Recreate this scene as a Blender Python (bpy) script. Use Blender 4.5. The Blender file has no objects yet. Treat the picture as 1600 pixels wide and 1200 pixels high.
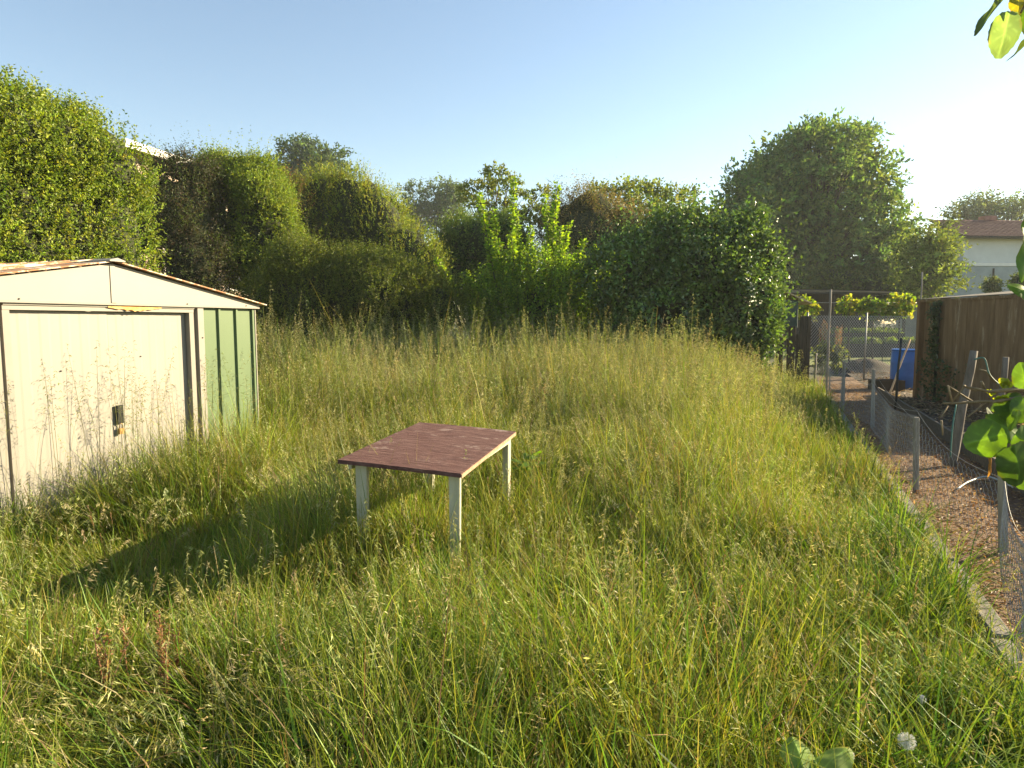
import bpy, bmesh, math, random
import numpy as np
from mathutils import Vector, Matrix

# ------------------------------------------------------------------ camera, sky, sun, exposure
SC = bpy.context.scene
COL = SC.collection
FPX, CAMZ = 1050.0, 1.6
TILT = math.atan(97 / FPX)
cd = bpy.data.cameras.new("camera"); cam = bpy.data.objects.new("camera", cd); COL.objects.link(cam)
cam.location = (0, 0, CAMZ); cam.rotation_euler = (math.pi / 2 - TILT, 0, 0)
cd.sensor_width = 36; cd.lens = 36 * FPX / 1600; cd.clip_start = 0.05; cd.clip_end = 3000
SC.camera = cam
SUN_AZ, SUN_EL = math.radians(68), math.radians(20)
W = bpy.data.worlds.new("World"); SC.world = W; W.use_nodes = True
nt = W.node_tree; bg = nt.nodes["Background"]
sky = nt.nodes.new("ShaderNodeTexSky"); sky.sky_type = 'NISHITA'; sky.sun_disc = False
sky.sun_elevation = SUN_EL; sky.sun_rotation = SUN_AZ
sky.air_density = 1.1; sky.dust_density = 0.18; sky.ozone_density = 0.55
nt.links.new(sky.outputs[0], bg.inputs[0]); bg.inputs[1].default_value = 0.062
sl = bpy.data.lights.new("sun", 'SUN'); sl.energy = 5.0; sl.angle = math.radians(0.5); sl.color = (1.0, 0.83, 0.53)
sun = bpy.data.objects.new("sun", sl); COL.objects.link(sun)
sdir = Vector((math.cos(SUN_EL) * math.sin(SUN_AZ), math.cos(SUN_EL) * math.cos(SUN_AZ), math.sin(SUN_EL)))
sun.rotation_euler = sdir.to_track_quat('Z', 'Y').to_euler()
SC.view_settings.view_transform = 'Standard'; SC.view_settings.look = 'None'
SC.view_settings.exposure = 1.93; SC.view_settings.gamma = 1
cy = SC.cycles
cy.max_bounces = 7; cy.diffuse_bounces = 3; cy.glossy_bounces = 2; cy.transmission_bounces = 5; cy.transparent_max_bounces = 4
cy.use_denoising = True; cy.denoiser = 'OPENIMAGEDENOISE'; cy.denoising_prefilter = 'ACCURATE'; cy.denoising_input_passes = 'RGB_ALBEDO_NORMAL'
cy.caustics_reflective = False; cy.caustics_refractive = False

# ------------------------------------------------------------------ helpers
RNG = np.random.default_rng(7); random.seed(7)
_ct, _st = math.cos(TILT), math.sin(TILT)
def P(px, py, Y):
    """world point on the photo ray at distance Y in front of the camera"""
    dx = (px - 800) / FPX; u = (600 - py) / FPX
    d = Vector((dx, _ct + u * _st, -_st + u * _ct)); d *= Y / d.y
    return Vector((d.x, d.y, d.z + CAMZ))
def G(px, py, z=0.0):
    dx = (px - 800) / FPX; u = (600 - py) / FPX
    d = Vector((dx, _ct + u * _st, -_st + u * _ct)); t = (z - CAMZ) / d.z
    return Vector((d.x * t, d.y * t, z))

def tag(o, label=None, cat=None, group=None, kind=None):
    if label: o["label"] = label
    if cat: o["category"] = cat
    if group: o["group"] = group
    if kind: o["kind"] = kind
    return o
def empty(name, loc=(0, 0, 0), rz=0, label=None, cat=None, group=None):
    o = bpy.data.objects.new(name, None); COL.objects.link(o); o.location = loc; o.rotation_euler = (0, 0, rz)
    o.empty_display_size = 0.1
    return tag(o, label, cat, group)

class MB:
    """collects boxes / tubes / polygons in one mesh"""
    def __init__(s): s.v = []; s.f = []; s.smooth = []
    def add(s, vs, fs, sm=False):
        b = len(s.v); s.v += [tuple(v) for v in vs]; s.f += [tuple(i + b for i in f) for f in fs]; s.smooth += [sm] * len(fs); return s
    def box(s, x0, x1, y0, y1, z0, z1, M=None):
        vs = [Vector((x, y, z)) for z in (z0, z1) for y in (y0, y1) for x in (x0, x1)]
        if M is not None: vs = [M @ v for v in vs]
        return s.add(vs, [(0, 2, 3, 1), (4, 5, 7, 6), (0, 1, 5, 4), (2, 6, 7, 3), (0, 4, 6, 2), (1, 3, 7, 5)])
    def hexa(s, pts):
        return s.add(pts, [(0, 3, 2, 1), (4, 5, 6, 7), (0, 1, 5, 4), (1, 2, 6, 5), (2, 3, 7, 6), (3, 0, 4, 7)])
    def tube(s, pts, rad, n=6, caps=True):
        pts = [Vector(p) for p in pts]
        if not hasattr(rad, '__len__'): rad = [rad] * len(pts)
        vs = []; up = Vector((0.3, 0.2, 1)).normalized()
        for i, p in enumerate(pts):
            t = (pts[min(i + 1, len(pts) - 1)] - pts[max(i - 1, 0)]).normalized()
            a = t.cross(up)
            if a.length < 1e-3: a = t.cross(Vector((1, 0, 0)))
            a.normalize(); b = t.cross(a)
            for k in range(n):
                an = 2 * math.pi * k / n
                vs.append(p + (a * math.cos(an) + b * math.sin(an)) * rad[i])
        fs = []
        for i in range(len(pts) - 1):
            for k in range(n):
                k2 = (k + 1) % n
                fs.append((i * n + k, i * n + k2, (i + 1) * n + k2, (i + 1) * n + k))
        s.add(vs, fs, True)
        if caps:
            b = len(s.v) - len(vs)
            s.f += [tuple(b + k for k in range(n))[::-1], tuple(b + (len(pts) - 1) * n + k for k in range(n))]; s.smooth += [False, False]
        return s
    def lathe(s, prof, n=24, M=None):
        vs = []
        for r, z in prof:
            for k in range(n):
                v = Vector((r * math.cos(2 * math.pi * k / n), r * math.sin(2 * math.pi * k / n), z))
                vs.append(M @ v if M is not None else v)
        fs = [(i * n + k, i * n + (k + 1) % n, (i + 1) * n + (k + 1) % n, (i + 1) * n + k) for i in range(len(prof) - 1) for k in range(n)]
        return s.add(vs, fs, True)
    def build(s, name, mat, parent=None, bevel=0.0):
        me = bpy.data.meshes.new(name); me.from_pydata(s.v, [], s.f)
        me.polygons.foreach_set('use_smooth', s.smooth)
        me.materials.append(mat); me.update()
        bm = bmesh.new(); bm.from_mesh(me); bmesh.ops.recalc_face_normals(bm, faces=bm.faces)
        if bevel > 0:
            bmesh.ops.bevel(bm, geom=list(bm.edges), offset=bevel, segments=1, affect='EDGES', clamp_overlap=True)
        bm.to_mesh(me); bm.free()
        o = bpy.data.objects.new(name, me); COL.objects.link(o)
        if parent: o.parent = parent
        return o

def np_mesh(name, V, F, mat, parent=None, col=None, smooth=False):
    """big mesh from arrays: V (n,3), F (m,4)"""
    V = np.ascontiguousarray(V, dtype=np.float32); F = np.ascontiguousarray(F, dtype=np.int32)
    me = bpy.data.meshes.new(name); k = F.shape[1]
    me.vertices.add(len(V)); me.vertices.foreach_set('co', V.ravel())
    me.loops.add(F.size); me.loops.foreach_set('vertex_index', F.ravel())
    me.polygons.add(len(F)); me.polygons.foreach_set('loop_start', np.arange(0, F.size, k, dtype=np.int32))
    me.polygons.foreach_set('loop_total', np.full(len(F), k, dtype=np.int32))
    me.polygons.foreach_set('use_smooth', np.full(len(F), smooth, dtype=bool))
    if col is not None:
        a = me.attributes.new('Col', 'FLOAT_COLOR', 'POINT')
        c4 = np.ones((len(V), 4), dtype=np.float32); c4[:, :3] = col
        a.data.foreach_set('color', c4.ravel())
    me.materials.append(mat); me.update(calc_edges=True); me.validate()
    o = bpy.data.objects.new(name, me); COL.objects.link(o)
    if parent: o.parent = parent
    return o

def unit(a): return a / np.maximum(np.linalg.norm(a, axis=-1, keepdims=True), 1e-9)
def rnd_dir(n): return unit(RNG.normal(size=(n, 3)))
def pick(cols, n, jit=0.18, w=None):
    cols = np.array(cols); i = RNG.choice(len(cols), n, p=w)
    c = cols[i] * .80 * (1 + RNG.normal(0, jit, (n, 1))) * (1 + RNG.normal(0, 0.06, (n, 3)))
    return np.clip(c, 0.004, 0.9)
def wob(p, f, seed=0.0):
    """cheap smooth noise in about [-1,1]"""
    x, y, z = p[..., 0] * f + seed, p[..., 1] * f + 1.7 * seed, p[..., 2] * f - seed
    return (np.sin(1.7 * x + 1.3 * y + .4 * z) + np.sin(-1.1 * x + 2.1 * y + 1.6 * z + 1) + np.sin(.6 * x - .9 * y + 2.3 * z + 2) + np.sin(2.9 * x + .3 * y - 1.9 * z + 4)) / 4

# ------------------------------------------------------------------ materials
def new_mat(name):
    m = bpy.data.materials.new(name); m.use_nodes = True; t = m.node_tree
    for n in list(t.nodes): t.nodes.remove(n)
    out = t.nodes.new('ShaderNodeOutputMaterial')
    return m, t, out
def foliage(name, transl=0.45, gloss=0.05, rough=0.4, tint=(1.25, 1.2, 0.55)):
    m, t, out = new_mat(name); N = t.nodes.new; L = t.links.new
    at = N('ShaderNodeAttribute'); at.attribute_name = 'Col'
    d = N('ShaderNodeBsdfDiffuse'); tr = N('ShaderNodeBsdfTranslucent'); g = N('ShaderNodeBsdfGlossy')
    g.inputs['Roughness'].default_value = rough; g.inputs['Color'].default_value = (.8, .8, .8, 1)
    mul = N('ShaderNodeMix'); mul.data_type = 'RGBA'; mul.blend_type = 'MULTIPLY'; mul.inputs['Factor'].default_value = 1
    L(at.outputs['Color'], mul.inputs['A']); mul.inputs['B'].default_value = (*tint, 1)
    L(at.outputs['Color'], d.inputs['Color']); L(mul.outputs['Result'], tr.inputs['Color'])
    m1 = N('ShaderNodeMixShader'); m1.inputs[0].default_value = transl; L(d.outputs[0], m1.inputs[1]); L(tr.outputs[0], m1.inputs[2])
    m2 = N('ShaderNodeMixShader'); m2.inputs[0].default_value = gloss; L(m1.outputs[0], m2.inputs[1]); L(g.outputs[0], m2.inputs[2])
    L(m2.outputs[0], out.inputs[0]); return m
def noise_mat(name, stops, scale=5, stretch=(1, 1, 1), rough=0.7, bump=0.0, bump_scale=None, detail=6, metallic=0.0, spec=0.3, second=None, coord='Object'):
    """principled with a noise -> colour ramp; second = (colour, scale, threshold, stretch) a second layer of stains"""
    m, t, out = new_mat(name); N = t.nodes.new; L = t.links.new
    tc = N('ShaderNodeTexCoord'); mp = N('ShaderNodeMapping'); mp.inputs['Scale'].default_value = stretch; L(tc.outputs[coord], mp.inputs[0])
    nz = N('ShaderNodeTexNoise'); nz.inputs['Scale'].default_value = scale; nz.inputs['Detail'].default_value = detail; nz.inputs['Roughness'].default_value = .65; L(mp.outputs[0], nz.inputs['Vector'])
    cr = N('ShaderNodeValToRGB'); el = cr.color_ramp.elements
    while len(el) < len(stops): el.new(0.5)
    for e, (p, c) in zip(el, stops): e.position = p; e.color = (*c, 1)
    L(nz.outputs['Fac'], cr.inputs[0]); cout = cr.outputs[0]
    b = N('ShaderNodeBsdfPrincipled'); b.inputs['Roughness'].default_value = rough; b.inputs['Metallic'].default_value = metallic
    b.inputs['Specular IOR Level'].default_value = spec
    if second:
        c2, s2, th, st2 = second
        mp2 = N('ShaderNodeMapping'); mp2.inputs['Scale'].default_value = st2; L(tc.outputs[coord], mp2.inputs[0])
        n2 = N('ShaderNodeTexNoise'); n2.inputs['Scale'].default_value = s2; n2.inputs['Detail'].default_value = 8; n2.inputs['Roughness'].default_value = .7; L(mp2.outputs[0], n2.inputs['Vector'])
        r2 = N('ShaderNodeMapRange'); r2.inputs['From Min'].default_value = th; r2.inputs['From Max'].default_value = th + .09; L(n2.outputs['Fac'], r2.inputs['Value'])
        mx = N('ShaderNodeMix'); mx.data_type = 'RGBA'; L(r2.outputs[0], mx.inputs['Factor']); L(cout, mx.inputs['A']); mx.inputs['B'].default_value = (*c2, 1); cout = mx.outputs['Result']
    L(cout, b.inputs['Base Color'])
    if bump:
        bp = N('ShaderNodeBump'); bp.inputs['Strength'].default_value = bump; bp.inputs['Distance'].default_value = .02
        if bump_scale:
            n3 = N('ShaderNodeTexNoise'); n3.inputs['Scale'].default_value = bump_scale; n3.inputs['Detail'].default_value = 5; L(mp.outputs[0], n3.inputs['Vector']); L(n3.outputs['Fac'], bp.inputs['Height'])
        else: L(nz.outputs['Fac'], bp.inputs['Height'])
        L(bp.outputs[0], b.inputs['Normal'])
    L(b.outputs[0], out.inputs[0]); return m

GRASS = foliage('grass_blades', .38, .02, .45, (1.25, 1.18, .6))
SEED = foliage('grass_seed_heads', .40, .03, .5, (1.15, 1.08, .7))
LEAF = foliage('leaf', .42, .025, .5)
LEAFG = foliage('glossy_leaf', .34, .06, .34)
LEAFT = foliage('thin_leaf', .58, .03, .5, (1.35, 1.3, .4))
BARK = noise_mat('bark', [(.3, (.035, .028, .02)), (.7, (.10, .08, .06))], 6, (3, 3, .6), .9, .5)
COREFILL = noise_mat('dark_core_fill', [(.3, (.018, .022, .009)), (.7, (.04, .045, .018))], 9, rough=.95, bump=.8)  # dark fill for the light-blocking crown cores, darker than the leaves
SOIL = noise_mat('soil', [(.3, (.03, .021, .014)), (.55, (.07, .05, .032)), (.75, (.14, .10, .065))], 7, rough=.95, bump=.9, bump_scale=18)
MEADOWSOIL = noise_mat('meadow_ground', [(.3, (.025, .030, .010)), (.7, (.07, .07, .025))], 5, rough=.95, bump=.6)
LAWN = noise_mat('far_lawn', [(.3, (.09, .12, .025)), (.7, (.17, .19, .04))], 1.2, rough=.95, bump=.6, bump_scale=30)
WHITE = noise_mat('cream_painted_steel', [(.25, (.232, .215, .188)), (.75, (.260, .240, .212))], 2.2, (1, 1, .5), .5, .02, spec=.35, second=((.30, .22, .14), 11, .80, (1, 1, .35)))
FRAME = noise_mat('cream_steel_frame', [(.3, (.215, .198, .174)), (.7, (.255, .236, .209))], 3, rough=.4, second=((.30, .14, .05), 7, .70, (1, 1, .25)))
GREEN = noise_mat('green_painted_steel', [(.25, (.082, .125, .058)), (.75, (.098, .145, .068))], 2.5, (1, 1, .4), .45, .03, second=((.20, .26, .19), 9, .76, (1, 1, .2)))
RUST = noise_mat('rusty_lintel', [(.35, (.45, .20, .06)), (.6, (.62, .38, .16)), (.75, (.12, .05, .025))], 14, (1, 1, 2), .85, .6)
ROOF = noise_mat('rusting_roof_sheet', [(.3, (.42, .34, .25)), (.6, (.62, .52, .40))], 5, (1, .5, 1), .6, .2, second=((.28, .12, .045), 4, .45, (2.5, .5, 1)))
BLACK = noise_mat('black_plastic', [(.3, (.012, .012, .012)), (.7, (.03, .03, .03))], 8, rough=.35)
BRASS = noise_mat('brass_padlock', [(.3, (.32, .20, .08)), (.7, (.50, .34, .15))], 20, rough=.4, metallic=.8)
MAROON = noise_mat('worn_maroon_paint', [(.30, (.025, .010, .009)), (.43, (.085, .036, .032)), (.57, (.125, .062, .053)), (.72, (.21, .135, .115))], 7, (1.0, 9, 4), .85, 1.0, detail=12, second=((.25, .185, .165), 3.4, .57, (1.3, 2.0, 1)))
EDGEWOOD = noise_mat('bare_plank_edge', [(.3, (.22, .13, .08)), (.7, (.42, .28, .18))], 8, (1, 6, 4), .8, .3)
LEGPAINT = noise_mat('pale_green_table_leg', [(.3, (.34, .33, .23)), (.7, (.46, .44, .33))], 5, (3, 3, .5), .7, .3, second=((.25, .20, .13), 9, .66, (2, 2, .4)))
TERRA = noise_mat('terracotta', [(.3, (.13, .06, .033)), (.7, (.20, .10, .055))], 7, rough=.85, bump=.2)
STAKE = noise_mat('grey_weathered_stake', [(.3, (.17, .15, .125)), (.7, (.30, .275, .23))], 9, (3, 3, .4), .85, .5)
OLDWOOD = noise_mat('dark_old_boards', [(.3, (.030, .024, .018)), (.7, (.085, .068, .05))], 7, (4, 4, .4), .9, .5)
BROWNB = noise_mat('brown_shed_boards', [(.25, (.10, .055, .025)), (.5, (.19, .115, .055)), (.75, (.27, .17, .09))], 4, (3, 3, .3), .85, .5, second=((.36, .27, .17), 2.6, .58, (1, 2.2, .35)))
SHEETR = noise_mat('shed_roof_sheet', [(.3, (.05, .04, .035)), (.7, (.10, .08, .065))], 6, rough=.8, bump=.2)
WIRE = noise_mat('galvanised_wire', [(.3, (.24, .23, .21)), (.7, (.40, .385, .35))], 30, rough=.5, metallic=.5)
BLUE = noise_mat('blue_barrel_plastic', [(.3, (.03, .12, .42)), (.7, (.05, .17, .52))], 3, rough=.4)
DKGREEN = noise_mat('dark_green_paint', [(.3, (.03, .055, .045)), (.7, (.05, .085, .07))], 6, rough=.6)
BEIGE = noise_mat('beige_board', [(.3, (.45, .34, .22)), (.7, (.6, .47, .33))], 5, rough=.8)
PALEWALL = noise_mat('pale_render', [(.3, (.56, .57, .57)), (.7, (.66, .67, .67))], 1.0, rough=.9, bump=.1)
LOWWALL = noise_mat('grey_render', [(.3, (.26, .29, .30)), (.7, (.36, .39, .40))], 1.5, rough=.9, bump=.2)
TILE = noise_mat('clay_roof_tiles', [(.3, (.18, .085, .065)), (.7, (.34, .18, .14))], 3, rough=.8, bump=.2)
WARMWALL = noise_mat('warm_house_render', [(.3, (.55, .42, .32)), (.7, (.68, .54, .42))], 1.2, rough=.9)
WHITEB = noise_mat('white_verge_board', [(.3, (.72, .69, .66)), (.7, (.8, .77, .73))], 2, rough=.6)
DARKGLASS = noise_mat('dark_window_glass', [(.3, (.02, .025, .03)), (.7, (.05, .055, .06))], 2, rough=.1, spec=.6)
MOSS = noise_mat('mossy_concrete_edging', [(.3, (.10, .09, .075)), (.6, (.22, .20, .17))], 9, rough=.95, bump=.6, second=((.42, .26, .04), 6, .57, (1, 1, 1)))
PLANK = noise_mat('grey_brown_plank', [(.3, (.07, .055, .04)), (.7, (.16, .13, .095))], 6, (4, .5, 4), .9, .4)
HOSEM = noise_mat('pale_hose', [(.3, (.40, .42, .38)), (.7, (.55, .57, .52))], 8, rough=.5)
GREENTWINE = noise_mat('green_tie', [(.3, (.04, .12, .10)), (.7, (.06, .17, .14))], 8, rough=.6)
FLUFF = noise_mat('dandelion_fluff', [(.3, (.75, .73, .66)), (.7, (.85, .83, .78))], 30, rough=.9)
STEM = noise_mat('green_stem', [(.3, (.10, .15, .04)), (.7, (.17, .22, .07))], 8, rough=.7)
VINEBARK = noise_mat('vine_twig_bark', [(.3, (.13, .09, .045)), (.7, (.27, .20, .11))], 14, (2, 2, .6), .8, .4)
CABLE = noise_mat('power_cable', [(.3, (.03, .03, .03)), (.7, (.06, .06, .06))], 3, rough=.7)

# ------------------------------------------------------------------ ground
def edge_x(y): return 1.13 + 0.386 * y            # the garden edging: right limit of the meadow
def sstep(a, b, x):
    t = np.clip((x - a) / (b - a), 0, 1); return t * t * (3 - 2 * t)
def zg(x, y):
    """meadow ground: gentle rise to the back, left of the edging"""
    x = np.asarray(x, float); y = np.asarray(y, float)
    r = 0.24 * sstep(6.5, 13, y) * sstep(0.3, 2.5, edge_x(y) - x)
    return r + 0.03 * np.sin(1.3 * x + .5) * np.sin(1.1 * y + .3) * sstep(0.3, 1.5, edge_x(y) - x)
def grid_mesh(name, xs, ys, zf, mat):
    X, Y = np.meshgrid(xs, ys); Z = zf(X, Y); V = np.stack([X, Y, Z], -1).reshape(-1, 3)
    n = len(xs); i = np.arange(len(ys) - 1)[:, None] * n + np.arange(n - 1)[None, :]
    F = np.stack([i, i + 1, i + n + 1, i + n], -1).reshape(-1, 4)
    return np_mesh(name, V, F, mat, smooth=True)
far = np.array([-600, -300, -150, -80, -40, -25])
xs = np.concatenate([far, np.arange(-16, 16.1, .5), -far[::-1]]); ys = np.concatenate([far[2:], np.arange(-16, 22, .5), [25, 32, 45, 80, 150, 300, 700]])
tag(grid_mesh('ground', xs, ys, zg, MEADOWSOIL), kind='structure')
# raised path of mulch and the dug plot to the right of the edging, then the lawn beyond
def strip(name, offs, ylist, z, mat, zn=0.0):
    V = []; F = []
    for y in ylist:
        for o in offs:
            x = edge_x(y) + o; V.append((x, y, z + zn * math.sin(x * 3.1 + y * 2.3) * math.cos(y * 3.7 - x)))
    n = len(offs)
    for j in range(len(ylist) - 1):
        for i in range(n - 1): F.append((j * n + i, j * n + i + 1, (j + 1) * n + i + 1, (j + 1) * n + i))
    return tag(np_mesh(name, np.array(V), np.array(F), mat, smooth=True), kind='structure')
MULCHG = noise_mat('mulch_ground', [(.3, (.09, .05, .028)), (.6, (.20, .12, .07)), (.8, (.34, .23, .14))], 28, rough=.95, bump=.9)
strip('path', [0.06, .4, .85, 1.1], list(np.arange(-2, 18.6, .4)), .10, MULCHG, .012)
strip('garden_soil', list(np.arange(1.12, 13, .45)), list(np.arange(-2, 24, .45)), .085, SOIL, .03)
strip('far_lawn', [-1, 4, 8, 14, 22, 34], list(np.arange(24, 60, 4.)), .06, LAWN)

# ------------------------------------------------------------------ ribbons (grass) and leaves
def ribbons(base, L, az, th0, bend, width, col0, col1, K=4, tw=None, prof=1.4):
    """blades that start th0 off vertical towards azimuth az and curl by bend along their length"""
    n = len(L); s = np.linspace(0, 1, K + 1)
    sm = (s[:-1] + s[1:]) / 2
    th = th0[:, None] + bend[:, None] * sm[None, :] ** 1.3
    step = (L / K)[:, None]
    dx = np.concatenate([np.zeros((n, 1)), np.cumsum(np.sin(th) * step, 1)], 1)
    dz = np.concatenate([np.zeros((n, 1)), np.cumsum(np.cos(th) * step, 1)], 1)
    h = np.stack([np.cos(az), np.sin(az)], -1)
    C = base[:, None, :] + np.concatenate([h[:, None, :] * dx[..., None], dz[..., None]], -1)
    wa = (az + np.pi / 2 if tw is None else tw)
    wd = np.stack([np.cos(wa), np.sin(wa), np.zeros(n)], -1)
    w = width[:, None] * (1 - s[None, :] ** prof) * .5 + width[:, None] * .06
    A = C - wd[:, None, :] * w[..., None]; B = C + wd[:, None, :] * w[..., None]
    V = np.stack([A, B], 2).reshape(n, -1, 3)
    i = np.arange(K) * 2; q = np.stack([i, i + 1, i + 3, i + 2], -1)
    F = (np.arange(n)[:, None, None] * (2 * (K + 1)) + q[None]).reshape(-1, 4)
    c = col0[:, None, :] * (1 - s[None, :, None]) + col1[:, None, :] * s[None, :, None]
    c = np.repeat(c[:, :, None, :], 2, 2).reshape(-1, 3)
    return V.reshape(-1, 3), F, c, C, np.concatenate([th, th[:, -1:]], 1)
def leafquads(C, T, size, aspect, fold=0.12, nup=0.6):
    """diamond leaves: centre C, tip direction T"""
    n = len(C); T = unit(T)
    r = rnd_dir(n) + np.array([0, 0, nup]); Nn = unit(r - T * (r * T).sum(-1, keepdims=True)); B = np.cross(T, Nn)
    s = size[:, None]; a = np.broadcast_to(aspect, (n,))[:, None] if np.ndim(aspect) else aspect
    base = C - T * s * .5; tip = C + T * s * .5 - Nn * s * .08
    sr = C - T * s * .06 + B * s * a * .5 + Nn * s * fold; sl_ = C - T * s * .06 - B * s * a * .5 + Nn * s * fold
    V = np.stack([base, sr, tip, sl_], 1).reshape(-1, 3)
    F = np.arange(4 * n).reshape(n, 4)
    return V, F
class NP:
    def __init__(s): s.V = []; s.F = []; s.C = []; s.n = 0
    def add(s, V, F, c):
        s.V.append(V); s.F.append(F + s.n); s.C.append(np.broadcast_to(c, V.shape)); s.n += len(V)
    def leaves(s, C, T, size, aspect, col, fold=.12, nup=.6):
        V, F = leafquads(C, T, size, aspect, fold, nup); s.add(V, F, np.repeat(col, 4, 0))
    def build(s, name, mat, parent=None): return np_mesh(name, np.concatenate(s.V), np.concatenate(s.F), mat, parent, np.concatenate(s.C))
def sprigs(acc, B, D, L, k, lsize, aspect, cols, spread=.5, w=None, jit=.18, nup=.12, sprig_jit=.2, droop=0.0):
    """k leaves along each twig of length L from B in direction D"""
    n = len(B); D = unit(D); L = np.broadcast_to(L, (n,))
    sj = (np.arange(k) + .5) / k
    s = np.clip(sj[None] + RNG.normal(0, .08, (n, k)), 0, 1.1)
    side = rnd_dir(n * k).reshape(n, k, 3); side = unit(side - D[:, None] * (side * D[:, None]).sum(-1, keepdims=True))
    sz = lsize * (1 - .35 * s) * RNG.uniform(.7, 1.25, (n, k))
    T = unit(D[:, None] * .55 + side * spread * 1.6 + np.array([0, 0, -droop]))
    C = B[:, None] + D[:, None] * (L[:, None] * s)[..., None] + T * sz[..., None] * .5
    sc = pick(cols, n, jit, w)
    c = sc[:, None] * (1 + RNG.normal(0, sprig_jit, (n, k, 1)))
    acc.leaves(C.reshape(-1, 3), T.reshape(-1, 3), sz.ravel(), aspect, np.clip(c, .004, .9).reshape(-1, 3), nup=nup)

# ------------------------------------------------------------------ meadow grass
SHED_O = Vector((-3.32, 5.58, 0)); SHED_R = math.atan2(.934, .3565)
SU = np.array([math.cos(SHED_R), math.sin(SHED_R)]); SV = np.array([-SU[1], SU[0]])
def in_shed(x, y, m=0.06):
    dx, dy = x - SHED_O.x, y - SHED_O.y; u = dx * SU[0] + dy * SU[1]; v = dx * SV[0] + dy * SV[1]
    return (np.abs(u) < 1.68 + m) & (v > -m) & (v < 2.4)
def field_pts(n, y0, y1, pw=1.0, xmin=-9, jitter=0):
    """random meadow points; density falls with distance as (1/y)^pw beyond a flat start"""
    out = []
    tot = 0
    while tot < n:
        m = n * 3
        y = RNG.uniform(y0, y1, m); x = RNG.uniform(-1, 1, m) * (0.86 * y + .7)
        wgt = (0.86 * y + .7) * np.minimum(1, (3.5 / y)) ** pw; ok = RNG.uniform(0, 1, m) < wgt / wgt.max()
        ok &= (x < edge_x(y) - .02) & (x > xmin) & ~in_shed(x, y) & (y < 15.6 + .05 * x)
        p = np.stack([x, y], -1)[ok]; out.append(p); tot += len(p)
    return np.concatenate(out)[:n]
def hmap(x, y):
    """how tall the grass stands"""
    p = np.stack([x, y, 0 * x], -1)
    h = .37 + .26 * sstep(4.6, 8, y) + .24 * sstep(8.8, 12.8, y) * (1 - .55 * sstep(1.0, 4.5, x))
    h = h * (1 + .30 * wob(p, 1.15, 3) + .26 * wob(p, 2.7, 8))
    h = h - .26 * np.exp(-(((x - .1) / 1.2) ** 2 + ((y - 7.7) / .75) ** 2))          # hollow of lush short grass behind the table
    h = h + .15 * np.exp(-(((x - 2.2) / 1.3) ** 2 + ((y - 6.6) / 1.6) ** 2))
    h = h - .30 * np.exp(-(((x + 2.35) / .75) ** 2 + ((y - 4.0) / .95) ** 2) ** 1.5)  # dip shaped so the table's shadow falls long and wide
    h = h + .13 * np.exp(-(((x + 1.2) / .45) ** 2 + ((y - 4.6) / .8) ** 2))  # grass raised beside the table to catch its shadow
    h = h - .10 * np.exp(-(((x + .35) / .5) ** 2 + ((y - 3.55) / .45) ** 2)) - .17 * np.exp(-(((x + 1.45) / .8) ** 2 + ((y - 3.35) / .55) ** 2))           # grass lowered to bare the front leg and the table's shadow
    h = h + .07 * np.exp(-(((x + 2.75) / .55) ** 2 + ((y - 5.2) / 1.3) ** 2))           # uncut strip along the shed
    h = h - .05 * np.exp(-(((x + .5) / 1.0) ** 2 + ((y - 4.4) / 1.1) ** 2))          # thinner round the table
    h = h * (.42 + .58 * sstep(.10, .7 + .19 * y, edge_x(y) - x)) 
    return np.clip(h, .14, 1.4)
FRESH = [(0.192, 0.292, 0.028), (0.246, 0.320, 0.035), (0.137, 0.238, 0.024), (0.283, 0.329, 0.045), (0.301, 0.292, 0.073)]
LUSH = [(0.109, 0.217, 0.020), (0.155, 0.256, 0.025), (0.077, 0.163, 0.018), (0.194, 0.264, 0.035)]
DRY = [(0.272, 0.216, 0.096), (0.216, 0.184, 0.080), (0.240, 0.152, 0.080)]

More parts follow.
